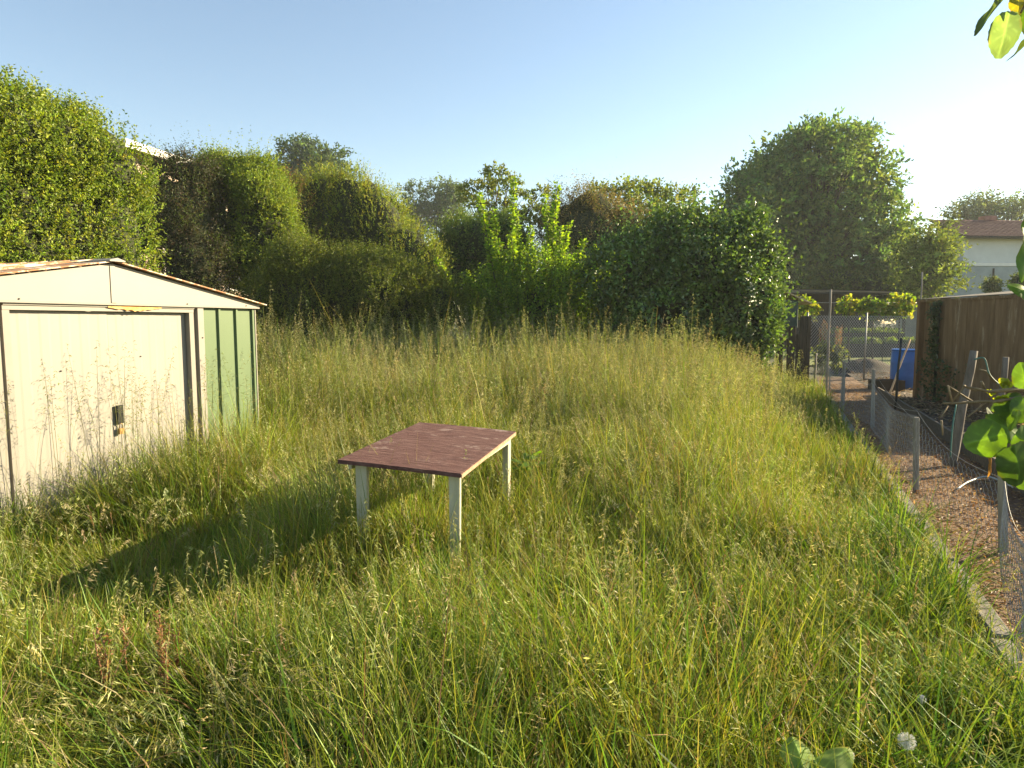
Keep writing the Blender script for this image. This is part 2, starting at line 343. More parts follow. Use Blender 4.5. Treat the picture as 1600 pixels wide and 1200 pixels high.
SHADOWTHIN = lambda x, y: np.exp(-(((x + 1.9) / 1.1) ** 2 + ((y - 3.9) / 1.1) ** 2))  # seed stems are thinned here so the table's shadow stays visible
meadow = NP()
def blades(n, y0, y1, pw, K, wid, hs=1.0, cols=FRESH, tuft=9, w=None, bendm=.9):
    nt_ = n // tuft; c = field_pts(nt_, y0, y1, pw)
    th = hmap(c[:, 0], c[:, 1]) * RNG.normal(1, .18, nt_).clip(.5, 1.6) * hs
    tcol = pick(cols, nt_, .2, w)
    patch = wob(np.concatenate([c, 0 * c[:, :1]], 1), .9, 5)
    tcol = tcol * (1 + .22 * patch[:, None] * np.array([1.1, .8, 1.0]))
    laz = RNG.uniform(0, 2 * np.pi, nt_)
    i = np.repeat(np.arange(nt_), tuft); m = len(i)
    p = c[i] + RNG.normal(0, .045, (m, 2))
    p[:, 0] = np.minimum(p[:, 0], edge_x(p[:, 1]) - .01)
    base = np.concatenate([p, zg(p[:, 0], p[:, 1])[:, None]], 1)
    L = th[i] * RNG.normal(1.02, .25, m).clip(.35, 1.7)
    az = laz[i] + RNG.normal(0, 1.1, m); th0 = np.abs(RNG.normal(.14, .12, m)); bend = np.abs(RNG.normal(bendm, .55, m))
    q3 = np.concatenate([c, 0 * c[:, :1]], 1); lodged = sstep(.22, .62, wob(q3, 1.6, 11))[i]          # patches laid over by wind and rain
    az = np.where(RNG.uniform(0, 1, m) < lodged, 3.6 + 1.2 * wob(q3, .7, 4)[i] + RNG.normal(0, .45, m), az); th0 = th0 + lodged * RNG.uniform(.1, .45, m)
    col = np.clip(tcol[i] * (1 + RNG.normal(0, .14, (m, 1))), .01, .8)
    dry = RNG.uniform(0, 1, m) < .06
    col[dry] = pick(DRY, dry.sum(), .2)
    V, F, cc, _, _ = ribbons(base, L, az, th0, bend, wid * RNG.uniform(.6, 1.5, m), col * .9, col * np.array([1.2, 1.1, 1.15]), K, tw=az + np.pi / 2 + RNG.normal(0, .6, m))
    meadow.add(V, F, cc)
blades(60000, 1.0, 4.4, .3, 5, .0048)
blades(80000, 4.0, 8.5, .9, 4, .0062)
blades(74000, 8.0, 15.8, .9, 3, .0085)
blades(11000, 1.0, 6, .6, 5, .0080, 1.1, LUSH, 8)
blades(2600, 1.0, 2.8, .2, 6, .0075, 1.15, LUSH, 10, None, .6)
# short undergrowth and dead thatch
blades(9000, 1.0, 7.0, .7, 3, .005, .42, DRY, 6, None, 2.4)
blades(26000, 1.0, 7.0, .7, 3, .0075, .5, LUSH, 5)
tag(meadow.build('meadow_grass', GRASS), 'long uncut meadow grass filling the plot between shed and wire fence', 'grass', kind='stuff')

def seedheads(name, label, pts, H, rad0, kind, cols, k, spl, stemw, lean=.10, nod=.3):
    acc = NP(); n = len(pts)
    base = np.concatenate([pts, zg(pts[:, 0], pts[:, 1])[:, None]], 1)
    az = RNG.uniform(0, 2 * np.pi, n); th0 = np.abs(RNG.normal(lean, lean * .7, n)); bend = np.abs(RNG.normal(nod, nod * .5, n))
    sc = pick([(.17, .20, .05), (.22, .22, .08), (.13, .17, .035)], n, .15); hc = pick(cols, n, .16)
    K = 5
    V, F, c, C, th = ribbons(base, H, az, th0, bend, np.full(n, stemw), sc, (sc + hc) / 2, K, prof=6)
    acc.add(V, F, c)
    # spikelets on fine branches along the upper part of every stem
    fr = np.linspace(rad0, 1.0, k)[None] + RNG.normal(0, .012, (n, k)); fr = np.clip(fr, 0, .9999)
    seg = np.minimum((fr * K).astype(int), K - 1); loc = fr * K - seg; I = np.arange(n)[:, None]
    pos = C[I, seg] * (1 - loc[..., None]) + C[I, seg + 1] * loc[..., None]
    thk = th[I, seg]; hd = np.stack([np.cos(az), np.sin(az)], -1)
    tan = np.concatenate([hd[:, None, :] * np.sin(thk)[..., None], np.cos(thk)[..., None]], -1)
    a2 = RNG.uniform(0, 2 * np.pi, (n, k)); out = np.stack([np.cos(a2), np.sin(a2), np.zeros((n, k))], -1)
    rel = ((fr - rad0) / (1 - rad0)).clip(0, 1)
    if kind == 'oat':
        br = H[:, None] * .055 * (1.15 - rel) * RNG.uniform(.3, 1.2, (n, k))
        cpos = pos + out * br[..., None] + np.array([0, 0, 1]) * (br * .25)[..., None]
        T = out * .5 + np.array([0, 0, -.55]) + tan * .2; asp = .22
    elif kind == 'brome':
        br = H[:, None] * .05 * RNG.uniform(.3, 1.5, (n, k))
        side = hd[:, None, :] * .8 + out[..., :2] * .5
        cpos = pos + np.concatenate([side * br[..., None], (-br * .55)[..., None]], -1)
        T = np.concatenate([side * .55, np.full((n, k, 1), -.55)], -1) + tan * .3; asp = .17
    else:  # narrow upright spike
        br = H[:, None] * .012 * RNG.uniform(.4, 1.2, (n, k))
        cpos = pos + out * br[..., None]; T = tan + out * .35; asp = .3
    sz = spl * RNG.uniform(.7, 1.35, (n, k))
    cc = np.clip(hc[:, None] * (1 + RNG.normal(0, .15, (n, k, 1))), .01, .9)
    acc.leaves(cpos.reshape(-1, 3), T.reshape(-1, 3), sz.ravel(), asp, cc.reshape(-1, 3), fold=.06, nup=.2)
    # the fine branches themselves
    m = n * k; keep = RNG.uniform(0, 1, m) < (.8 if kind != 'spike' else 0)
    if keep.any():
        p0 = pos.reshape(-1, 3)[keep]; p1 = (cpos - unit(T) * sz[..., None] * .5).reshape(-1, 3)[keep]
        w = unit(np.cross(p1 - p0, rnd_dir(len(p0)))) * stemw * .28
        VV = np.stack([p0 - w, p0 + w, p1 + w, p1 - w], 1).reshape(-1, 3)
        acc.add(VV, np.arange(len(VV)).reshape(-1, 4), np.repeat(cc.reshape(-1, 3)[keep], 4, 0))
    return tag(acc.build(name, SEED), label, 'grass', kind='stuff')
STRAW = [(.34, .36, .13), (.42, .41, .18), (.28, .33, .10), (.38, .35, .17)]
PALE = [(.56, .55, .24), (.48, .50, .18), (.62, .58, .30), (.48, .42, .20)]
# tall wild oats: thick at the back, a few by the shed and through the field
pb = field_pts(5600, 7.6, 15.6, .2); pb = pb[RNG.uniform(0, 1, len(pb)) < sstep(.3, 2.2, edge_x(pb[:, 1]) - pb[:, 0])]
ps = []
for u, v, nn in ((-.62, -.10, 3), (-.30, -.16, 3), (-.02, -.12, 11), (.22, -.14, 7), (-.45, -.3, 4), (.6, -.25, 4), (.85, -.2, 4), (1.25, -.2, 6), (-.9, -.2, 2)):
    q = np.array([SHED_O.x, SHED_O.y]) + SU * u + SV * v; ps.append(q + RNG.normal(0, .05, (nn, 2)))
ps = np.concatenate(ps); ps = ps[~in_shed(ps[:, 0], ps[:, 1], .02)]
pm = field_pts(900, 1.9, 8.6, .4); pm = pm[RNG.uniform(0, 1, len(pm)) > .8 * SHADOWTHIN(pm[:, 0], pm[:, 1])]
pw_ = wob(np.concatenate([pb, 0 * pb[:, :1]], 1), 2.3, 6)
oh = (hmap(pb[:, 0], pb[:, 1]).clip(.5, 1.2) + .30 + .20 * pw_) * RNG.normal(1, .17, len(pb)).clip(.65, 1.5)
seedheads('tall_oat_grass', 'tall wild oat stems standing above the back of the meadow before the dark bushes', pb, oh, .60, 'oat', STRAW, 34, .034, .0042, .07, .16)
pn_ = np.concatenate([ps, pm]); oh = np.concatenate([RNG.uniform(1.05, 1.5, len(ps)), (hmap(pm[:, 0], pm[:, 1]) + .26) * RNG.normal(1, .15, len(pm)).clip(.7, 1.35)])
seedheads('wild_oat_grass', 'scattered wild oat stems with hanging seed heads before the shed doors and round the table', pn_, oh, .66, 'oat', STRAW, 24, .023, .0030, .07, .16)
# nodding brome: the pale shimmering drifts
pn = np.concatenate([field_pts(2400, 1.6, 6.0, .6), field_pts(13000, 4.6, 14.2, .4)])
dens = sstep(-.65, .4, wob(np.concatenate([pn, 0 * pn[:, :1]], 1), .75, 2.2) + .35 * sstep(-1, 2.5, pn[:, 0]))
pn = pn[RNG.uniform(0, 1, len(pn)) < dens * (1 - .75 * SHADOWTHIN(pn[:, 0], pn[:, 1])) * sstep(.2, 1.0 + .05 * pn[:, 1], edge_x(pn[:, 1]) - pn[:, 0])]
seedheads('nodding_brome_grass', 'pale drooping brome seed heads drifting across the meadow', pn, (hmap(pn[:, 0], pn[:, 1]) + .14) * RNG.normal(1.05, .14, len(pn)).clip(.6, 1.4), .64, 'brome', PALE, 18, .026, .0024, .16, 1.35)
pk = field_pts(1700, 1.8, 11, .6); pk = pk[RNG.uniform(0, 1, len(pk)) > .7 * SHADOWTHIN(pk[:, 0], pk[:, 1])]
seedheads('upright_rye_grass', 'thin upright grass spikes scattered through the meadow', pk, (hmap(pk[:, 0], pk[:, 1]) + .12) * RNG.normal(1, .15, len(pk)).clip(.6, 1.35), .72, 'spike', STRAW + [(.32, .20, .10)], 14, .016, .003, .10, .35)

# lush arching tussocks along the edging on the right
acc = NP()
for i in range(95):
    y = RNG.uniform(1.5, 10) if i < 70 else RNG.uniform(2, 14); x = edge_x(y) - abs(RNG.normal(.28, .28)) - .03
    m = 46; base = np.stack([x + RNG.normal(0, .05, m), y + RNG.normal(0, .05, m), np.zeros(m)], -1); base[:, 0] = np.minimum(base[:, 0], edge_x(base[:, 1]) - .02)
    az = RNG.uniform(0, 2 * np.pi, m); L = RNG.uniform(.3, .75, m) * (1 if y < 4.5 else .55)
    col = pick(LUSH + [(.16, .22, .045)], m, .2)
    V, F, c, _, _ = ribbons(base, L, az, np.abs(RNG.normal(.2, .15, m)), np.abs(RNG.normal(1.35, .5, m)), RNG.uniform(.005, .010, m), col, col * 1.15, 6, tw=az + np.pi / 2 + RNG.normal(0, .4, m))
    acc.add(V, F, c)
tag(acc.build('tussock_grass', GRASS), 'lush arching green tussocks leaning along the mossy edging', 'grass', kind='stuff')

# ------------------------------------------------------------------ metal shed on the left
shed = empty('metal_shed', SHED_O, SHED_R, 'cream metal garden shed with green side panels and rusty low gabled roof', 'shed')
HW = 1.65; EZ = 1.75; RZ = 2.085; DW = .80
def ribbed(u0, u1, n, z0, z1, depth, rib, side='y', at=0.0, th=.012):
    """sheet with n narrow standing ribs, one mesh"""
    m = MB(); w = (u1 - u0) / n
    pts = []
    for k in range(n):
        a = u0 + k * w
        pts += [(a, 0), (a + w - rib * 2, 0), (a + w - rib * 1.6, -depth), (a + w - rib * .4, -depth)]
    pts.append((u1, 0))
    vs = []
    for u, d in pts:
        for dd in (d, d + th):
            for z in (z0, z1): vs.append((u, at + dd, z) if side == 'y' else (at + dd, u, z))
    fs = []
    for i in range(len(pts) - 1):
        a, b = i * 4, i * 4 + 4
        fs += [(a, b, b + 1, a + 1), (a + 2, a + 3, b + 3, b + 2), (a, a + 2, b + 2, b), (a + 1, b + 1, b + 3, a + 3)]
    e = (len(pts) - 1) * 4
    fs += [(0, 1, 3, 2), (e, e + 2, e + 3, e + 1)]
    return m.add(vs, fs)
ribbed(.955, HW, 3, 0, EZ, .022, .02).build('wall_panel', GREEN, shed)['label'] = 'green ribbed panel right of the doors'
ribbed(-HW, -.955, 3, 0, EZ, .022, .02).build('wall_panel', GREEN, shed)['label'] = 'green ribbed panel left of the doors'
ribbed(.03, 2.2, 8, 0, EZ, .02, .02, 'x', HW - .03).build('side_wall', GREEN, shed)
ribbed(.03, 2.2, 8, 0, EZ, .02, .02, 'x', -HW + .03).build('side_wall', GREEN, shed)
MB().box(-HW + .05, HW - .05, 2.2, 2.215, 0, EZ).build('back_wall', WHITE, shed)
for s in (-1, 1):   # corner trims
    MB().box(min(s * HW, s * (HW + .012)), max(s * HW, s * (HW + .012)), -.026, .03, 0, EZ).build('corner_trim', FRAME, shed)
for s in (-1, 1):   # door posts: an inner and an outer flange with a step between
    m = MB(); a, b = s * DW, s * .955
    m.box(min(a, a + s * .05), max(a, a + s * .05), -.015, .05, 0, 1.685)
    m.box(min(a + s * .05, a + s * .085), max(a + s * .05, a + s * .085), .012, .05, 0, 1.685)
    m.box(min(a + s * .085, b), max(a + s * .085, b), -.032, .05, 0, EZ - .01)
    m.build('door_post', FRAME, shed)
lint = MB().box(-DW - .05, DW + .05, -.018, .05, 1.687, EZ - .004); lint.box(-DW - .05, DW + .05, -.030, -.018, 1.722, EZ - .004)
lin = lint.build('lintel', FRAME, shed)
m = MB(); random.seed(3)   # flaking rust on the lintel edge, an irregular thin scab
pts = []
for i in range(22):
    t = i / 21; pts.append((-.04 + .52 * t, 1.718 - .032 * math.sin(math.pi * min(1, t * 1.05)) * random.uniform(.45, 1.0)))
vs = [(x, -.0325, 1.7475) for x, z in pts] + [(x, -.0335, z) for x, z in pts]
m.add(vs, [(i, i + 1, 23 + i, 22 + i) for i in range(21)]); m.build('rust_patch', RUST, lin)
for s in (-1, 1):
    a, b = (-DW + .004, -.003) if s < 0 else (.003, DW - .004)
    d = ribbed(a, b, 5, .03, 1.683, .0015, .045, 'y', .034 if s < 0 else .040).build('door', WHITE, shed)
    d['label'] = 'left sliding door leaf' if s < 0 else 'right sliding door leaf'
    if s > 0: DR = d
h = MB().box(.018, .085, .004, .028, .745, .90).build('handle', BLACK, DR, .006)
m = MB().box(.030, .072, -.002, .018, .655, .705); m.tube([(.036, .008, .70), (.036, .008, .735), (.051, .008, .748), (.066, .008, .735), (.066, .008, .70)], .004, 6); m.build('padlock', BRASS, DR)
# gable: two slightly folded panels with the centre strap
def gpanel(s):
    y0, y1 = -.05, -.035
    q = [(0, 1.752), (s * (HW + .045), 1.752), (s * (HW + .045), 1.775), (0, RZ - .01)]
    if s < 0: q = q[::-1]
    m = MB(); m.add([(x, y0, z) for x, z in q] + [(x, y1, z) for x, z in q], [(0, 1, 2, 3), (7, 6, 5, 4), (0, 4, 5, 1), (1, 5, 6, 2), (2, 6, 7, 3), (3, 7, 4, 0)])
    return m.build('gable_panel', WHITE, shed)
gpanel(1); gpanel(-1)
MB().box(-.022, .022, -.056, -.050, 1.756, RZ - .03).build('gable_strap', WHITE, shed)
for (u, z, yy) in ((-1.5, 1.765, -.0515), (-.75, 1.765, -.0515), (.75, 1.765, -.0515), (1.5, 1.765, -.0515), (.93, 1.45, -.0335), (.93, .95, -.0335), (-.93, 1.45, -.0335), (.30, 1.30, .036), (-.42, 1.22, .030)):
    MB().tube([(u, yy + .004, z), (u, yy - .004, z)], .0065, 8).build('screw', BLACK, shed)
MB().box(-HW - .045, HW + .045, -.053, -.03, 1.738, 1.7515).build('gable_rail', FRAME, shed)
for s in (-1, 1):
    m = MB(); n = 9
    for k in range(n):      # overlapping troughed roof sheets
        y0 = -.10 + k * (2.42 / n); y1 = y0 + 2.42 / n
        z_ = lambda x: RZ + .004 - abs(x) / (HW + .10) * (RZ - 1.77)
        xs_ = (0.02 * s, s * (HW + .10))
        for (ya, yb, dz) in ((y0, y1 - .03, 0.0), (y1 - .03, y1, .022)):
            m.hexa([(xs_[0], ya, z_(xs_[0]) + dz), (xs_[1], ya, z_(xs_[1]) + dz), (xs_[1], yb, z_(xs_[1]) + dz), (xs_[0], yb, z_(xs_[0]) + dz),
                    (xs_[0], ya, z_(xs_[0]) + dz + .010), (xs_[1], ya, z_(xs_[1]) + dz + .010), (xs_[1], yb, z_(xs_[1]) + dz + .010), (xs_[0], yb, z_(xs_[0]) + dz + .010)])
    m.build('roof_sheet', ROOF, shed)
m = MB(); m.add([(-.07, -.12, RZ + .014), (0, -.12, RZ + .034), (.07, -.12, RZ + .014), (-.07, 2.34, RZ + .014), (0, 2.34, RZ + .034), (.07, 2.34, RZ + .014),
                 (-.07, -.12, RZ + .004), (.07, -.12, RZ + .004), (-.07, 2.34, RZ + .004), (.07, 2.34, RZ + .004)],
                [(0, 1, 4, 3), (1, 2, 5, 4), (6, 8, 9, 7), (0, 3, 8, 6), (2, 7, 9, 5), (0, 6, 7, 2, 1), (3, 4, 5, 9, 8)])
m.build('ridge_cap', FRAME, shed)

# ------------------------------------------------------------------ table
TC = Vector((-.5206, 4.6012, 0)); TR = -.2535
tab = empty('garden_table', TC, TR, 'weathered maroon wooden table with pale legs standing in the long grass', 'table')
tw_, tl_ = .797, 1.31
def tz(x, y): return .76 - .0537 * x + .0338 * y
m = MB()
for k in range(1):
    c = [(-tw_ / 2, -tl_ / 2), (tw_ / 2, -tl_ / 2), (tw_ / 2, tl_ / 2), (-tw_ / 2, tl_ / 2)]
    nseg = 12
    # top as a fine grid so that the board edge is slightly wavy
    NX, NY = 16, 26; vs = []; fs = []
    for lay in (0, 1):
        for j in range(NY + 1):
            for i in range(NX + 1):
                x = -tw_ / 2 + tw_ * i / NX; y = -tl_ / 2 + tl_ * j / NY
                if i in (0, NX): x += random.uniform(-.002, .002)
                if j in (0, NY): y += random.uniform(-.003, .003)
                vs.append((x, y, tz(x, y) - (0 if lay == 0 else .024) + (random.uniform(-.0007, .0007) - .004 * (2 * x / tw_) ** 2 * (1 if j > NY * .7 else .4))))
    n1 = (NX + 1) * (NY + 1)
    for j in range(NY):
        for i in range(NX):
            a = j * (NX + 1) + i; fs.append((a, a + 1, a + NX + 2, a + NX + 1)); fs.append((n1 + a, n1 + a + NX + 1, n1 + a + NX + 2, n1 + a + 1))
    ring = [i for i in range(NX)] + [j * (NX + 1) + NX for j in range(NY)] + [NY * (NX + 1) + i for i in range(NX, 0, -1)] + [j * (NX + 1) for j in range(NY, 0, -1)]
    for a, b in zip(ring, ring[1:] + ring[:1]): fs.append((a, n1 + a, n1 + b, b))
    m.add(vs, fs)
m.build('tabletop', MAROON, tab)
m = MB(); x = tw_ / 2
m.hexa([(x + .0005, -tl_ / 2 + .004, tz(x, -tl_ / 2) - .030), (x + .005, -tl_ / 2 + .004, tz(x, -tl_ / 2) - .030), (x + .005, tl_ / 2 - .01, tz(x, tl_ / 2) - .030), (x + .0005, tl_ / 2 - .01, tz(x, tl_ / 2) - .030),
        (x + .0005, -tl_ / 2 + .004, tz(x, -tl_ / 2) - .006), (x + .005, -tl_ / 2 + .004, tz(x, -tl_ / 2) - .006), (x + .005, tl_ / 2 - .01, tz(x, tl_ / 2) - .006), (x + .0005, tl_ / 2 - .01, tz(x, tl_ / 2) - .006)])
m.build('edge_strip', EDGEWOOD, tab)
def leg(cx, cy, w, d, tap=.8):
    zt = tz(cx, cy) - .028; m = MB()
    m.hexa([(cx - w / 2 * tap, cy - d / 2, -.03), (cx + w / 2 * tap, cy - d / 2, -.03), (cx + w / 2 * tap, cy + d / 2, -.03), (cx - w / 2 * tap, cy + d / 2, -.03),
            (cx - w / 2, cy - d / 2, zt), (cx + w / 2, cy - d / 2, zt), (cx + w / 2, cy + d / 2, zt), (cx - w / 2, cy + d / 2, zt)])
    m.build('leg', LEGPAINT, tab, .004)
leg(tw_ / 2 - .06, -tl_ / 2 + .065, .072, .032); leg(-tw_ / 2 + .13, -tl_ / 2 + .065, .078, .034); leg(tw_ / 2 - .05, tl_ / 2 - .09, .05, .08); leg(-tw_ / 2 + .12, tl_ / 2 - .09, .07, .06)
zb = .695
MB().box(tw_ / 2 - .034, tw_ / 2 - .014, -tl_ / 2 + .10, tl_ / 2 - .14, .69, .718).build('apron', LEGPAINT, tab)
MB().box(-tw_ / 2 + .02, -tw_ / 2 + .04, -tl_ / 2 + .10, tl_ / 2 - .14, .68, .735).build('apron', LEGPAINT, tab)
# overturned pot beneath
pc = P(640, 822, 4.55); pot = empty('plant_pot', (pc.x, pc.y, .0), 0, 'overturned terracotta pot half hidden in grass under the table', 'pot')
MB().lathe([(.0, .29), (.12, .288), (.128, .28), (.15, .10), (.155, .09)], 28).build('pot_body', TERRA, pot)
MB().lathe([(.155, .092), (.178, .09), (.182, .0), (.16, .0), (.155, .09)], 28).build('rim', TERRA, pot)

# ------------------------------------------------------------------ hedges, shrubs, trees
def ell_shell(ells, n, thick=.10, lump=.10, lf=1.3, seed=0, back=.35):
    """points and outward normals on a lumpy union of ellipsoids (cx,cy,cz,rx,ry,rz)"""
    E = np.array(ells, float); area = (E[:, 3] * E[:, 4] + E[:, 3] * E[:, 5] + E[:, 4] * E[:, 5]); pr = area / area.sum()
    Ps, Ns = [], []; tot = 0
    while tot < n:
        m = int(n * 1.6) + 50; i = RNG.choice(len(E), m, p=pr); d = rnd_dir(m)
        nrm = unit(d / E[i, 3:6]); r = 1 - np.abs(RNG.normal(0, thick, m))
        pos = E[i, :3] + d * E[i, 3:6]; r = r + lump * wob(pos, lf, seed) + lump * .5 * wob(pos, lf * 2.7, seed + 3)
        pos = E[i, :3] + d * E[i, 3:6] * r[:, None]
        ok = pos[:, 2] > .05
        for e in range(len(E)):
            q = (((pos - E[e, :3]) / E[e, 3:6]) ** 2).sum(-1); ok &= (q > .62) | (i == e)
        facing = (nrm * unit(np.array([0, 0, 1.6]) - pos)).sum(-1); ok &= (facing > -.25) | (RNG.uniform(0, 1, m) < back)
        Ps.append(pos[ok]); Ns.append(nrm[ok]); tot += ok.sum()
    return np.concatenate(Ps)[:n], np.concatenate(Ns)[:n]
def core(ells, parent, sc=.8, name='dark_filler_core', mat=None):  # dark solid blobs added inside crowns to block light, not modelled branches
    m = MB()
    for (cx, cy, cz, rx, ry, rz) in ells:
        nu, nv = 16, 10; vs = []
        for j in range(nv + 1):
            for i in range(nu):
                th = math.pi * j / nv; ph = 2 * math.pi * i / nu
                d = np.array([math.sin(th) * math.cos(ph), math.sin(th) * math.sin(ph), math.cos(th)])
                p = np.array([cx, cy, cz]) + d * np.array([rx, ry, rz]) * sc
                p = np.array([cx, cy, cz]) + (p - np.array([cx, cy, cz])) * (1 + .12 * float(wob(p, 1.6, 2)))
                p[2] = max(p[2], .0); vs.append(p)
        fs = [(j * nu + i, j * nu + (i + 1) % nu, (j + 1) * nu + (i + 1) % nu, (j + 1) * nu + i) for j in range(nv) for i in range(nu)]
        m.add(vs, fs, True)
    return m.build(name, mat or COREFILL, parent)
def shrub(name, label, cat, ells, n, k, L, lsize, aspect, cols, mat=None, thick=.08, lump=.10, lf=1.3, up=.5, out=.7, spread=.5, coresc=.8, seed=0, w=None, group=None, stems=0, jit=.18, rnd=.5, back=.35, bump=8, br=.34, shoots=.05):
    base = np.array(ells)[:, :2].mean(0)
    root = empty(name, (0, 0, 0), 0, label, cat, group)
    big = list(ells)
    for e in ells:      # secondary clumps standing out of the main mass
        for _ in range(bump):
            d = rnd_dir(1)[0]; d[1] = -abs(d[1]) if random.random() < .7 else d[1]; r = (e[3] * e[4] * e[5]) ** (1 / 3) * br * random.uniform(.6, 1.3)
            p = np.array(e[:3]) + d * np.array(e[3:6]) * .88
            if p[2] > .2: big.append((*p, r, r, r * .85))
    Bp, Nn = ell_shell(big, n, thick, lump, lf, seed, back)
    D = unit(Nn * out + np.array([0, 0, up]) + rnd_dir(n) * rnd)
    LL = L * RNG.uniform(.6, 1.5, n); sh = RNG.uniform(0, 1, n) < shoots; LL[sh] *= RNG.uniform(1.5, 2.6, sh.sum()); D[sh] = unit(D[sh] + np.array([0, 0, .7]))
    hole = (wob(Bp, 1.25, seed + 9) < -.42) & (RNG.uniform(0, 1, n) < .8)      # thin spots where the dark filler core shows as a shaded gap
    Bp, D, LL = (Bp - D * L * .5)[~hole], D[~hole], LL[~hole]
    acc = NP(); sprigs(acc, Bp, D, LL, k, lsize, aspect, cols, spread, w, jit)
    acc.build('crown', mat or LEAF, root)
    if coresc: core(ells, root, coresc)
    if stems:
        m = MB()
        for s in range(stems):
            e = ells[s % len(ells)]; b = Vector((base[0] + random.uniform(-.3, .3), base[1] + random.uniform(-.2, .2), 0)); t = Vector((e[0] + random.uniform(-.6, .6) * e[3], e[1] + random.uniform(-.5, .5) * e[4], e[2] + random.uniform(0, .6) * e[5]))
            md = b.lerp(t, .5) + Vector((0, 0, .2)); m.tube([b, md, t], [.05, .035, .012], 6)
        m.build('trunk', BARK, root)
    return root
def EP(px, py, Y, wpx, hpx, dy=None):
    """ellipsoid from a centre, width and height in photo pixels at distance Y"""
    c = P(px, py, Y); rx = wpx / 2 / FPX * Y; rz = hpx / 2 / FPX * Y
    return (c.x, c.y, c.z, rx, dy if dy else rx * .85, rz)

YG = [(0.272, 0.357, 0.034), (0.323, 0.383, 0.043), (0.212, 0.297, 0.030), (0.153, 0.230, 0.025)]
# the tall clipped hedge behind the shed
ells = []
hd_ = np.array([.47, .88])
for t in np.arange(-5.4, .12, .62):
    c = np.array([-6.28, 10.9]) + hd_ * t
    hz = 4.56 + .045 * (t + 5) + .10 * math.sin(t * 2.3)
    ells.append((c[0], c[1], hz * .5 - .05, .95, .85, hz * .53)); ells.append((c[0] + .1, c[1], 1.1, 1.0, .9, 1.4)); ells.append((c[0], c[1], hz - .75, .92, .8, .85))
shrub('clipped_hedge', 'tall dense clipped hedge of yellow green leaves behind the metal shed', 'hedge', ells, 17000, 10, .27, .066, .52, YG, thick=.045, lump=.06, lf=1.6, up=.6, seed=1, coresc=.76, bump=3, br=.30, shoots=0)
# second hedge, browned gap on its left half
ells = [EP(300, 380, 13.2, 120, 260), EP(408, 385, 17.6, 110, 250), EP(352, 288, 17.8, 100, 84), EP(400, 335, 17.8, 116, 150), EP(445, 420, 17.4, 70, 190), EP(270, 330, 14, 70, 170)]
shrub('rounded_hedge', 'rounded leafy hedge with a dark bare hollow, right of the tall clipped hedge', 'hedge', ells[1:5], 9500, 10, .32, .072, .52, YG, thick=.05, lump=.12, lf=1.5, up=.45, seed=4, coresc=.72)
shrub('bare_shrub', 'dark thinly leaved dead shrub in the hollow between two hedges', 'shrub', [EP(290, 345, 16.4, 130, 190), EP(305, 420, 16.4, 120, 140), EP(262, 335, 16.5, 70, 180), EP(226, 335, 16.6, 90, 190), EP(332, 350, 17.0, 64, 220), EP(300, 270, 16.6, 110, 50)], 6600, 8, .34, .062, .42, [(0.045, 0.055, 0.018), (0.090, 0.070, 0.040), (0.100, 0.140, 0.030)], thick=.16, lump=.2, coresc=.6, seed=6, stems=9, up=.3)
# reddish shrub between hedge and conifer
shrub('bronze_shrub', 'bronze tipped shrub between the rounded hedge and the golden conifer', 'shrub', [EP(462, 370, 18.6, 70, 170), EP(450, 330, 18.8, 50, 120)], 1700, 8, .34, .06, .42, [(0.238, 0.221, 0.051), (0.289, 0.170, 0.076), (0.204, 0.255, 0.051)], thick=.1, lump=.15, seed=7, up=.9)
# golden conifer: upward plumes
def plume_tree(name, label, spots, Y0, cols, n_each=520):
    root = empty(name, (0, 0, 0), 0, label, 'conifer'); acc = NP(); ells = []
    for (px, py, Y, w, h) in spots:
        e = EP(px, py, Y, w, h); ells.append(e)
        B, Nn = ell_shell([e], n_each, .10, .16, 1.8, px, .3); D = unit(Nn * .75 + np.array([.05, 0, .7]) + rnd_dir(n_each) * .35)
        sprigs(acc, B - D * .2, D, .42 * RNG.uniform(.5, 1.4, n_each), 12, .085, .30, cols, .28, None, .2)
    acc.build('crown', LEAF, root); core(ells, root, .78)
    b = ells[0]; MB().tube([(b[0], b[1], 0), (b[0], b[1], b[2])], [.14, .08], 8).build('trunk', BARK, root)
    return root
plume_tree('golden_conifer', 'golden green feathery conifer rising behind the dark rounded bush', [(500, 350, 19.2, 80, 170), (545, 360, 19.4, 100, 190), (590, 370, 19.2, 100, 160), (635, 405, 18.8, 100, 120), (480, 330, 19.6, 46, 100), (525, 310, 19.6, 60, 90), (572, 322, 19.6, 70, 90), (672, 420, 18.6, 56, 80), (610, 345, 19.8, 60, 90)], 16.5, [(0.290, 0.336, 0.044), (0.232, 0.300, 0.039), (0.348, 0.371, 0.053), (0.174, 0.247, 0.035)])
# dark rounded bush, lit only along its top
shrub('rounded_bush', 'wide dark rounded bush behind the grass, sunlit only along its top', 'bush', [EP(500, 480, 15.9, 190, 190), EP(590, 480, 15.9, 200, 170), EP(675, 490, 15.9, 120, 130), EP(440, 490, 16.0, 130, 170), EP(555, 440, 16.1, 180, 100)], 12000, 10, .28, .055, .5, [(0.156, 0.206, 0.024), (0.192, 0.228, 0.030), (0.121, 0.156, 0.022)], thick=.06, lump=.08, lf=1.6, up=.7, seed=9, coresc=.64)
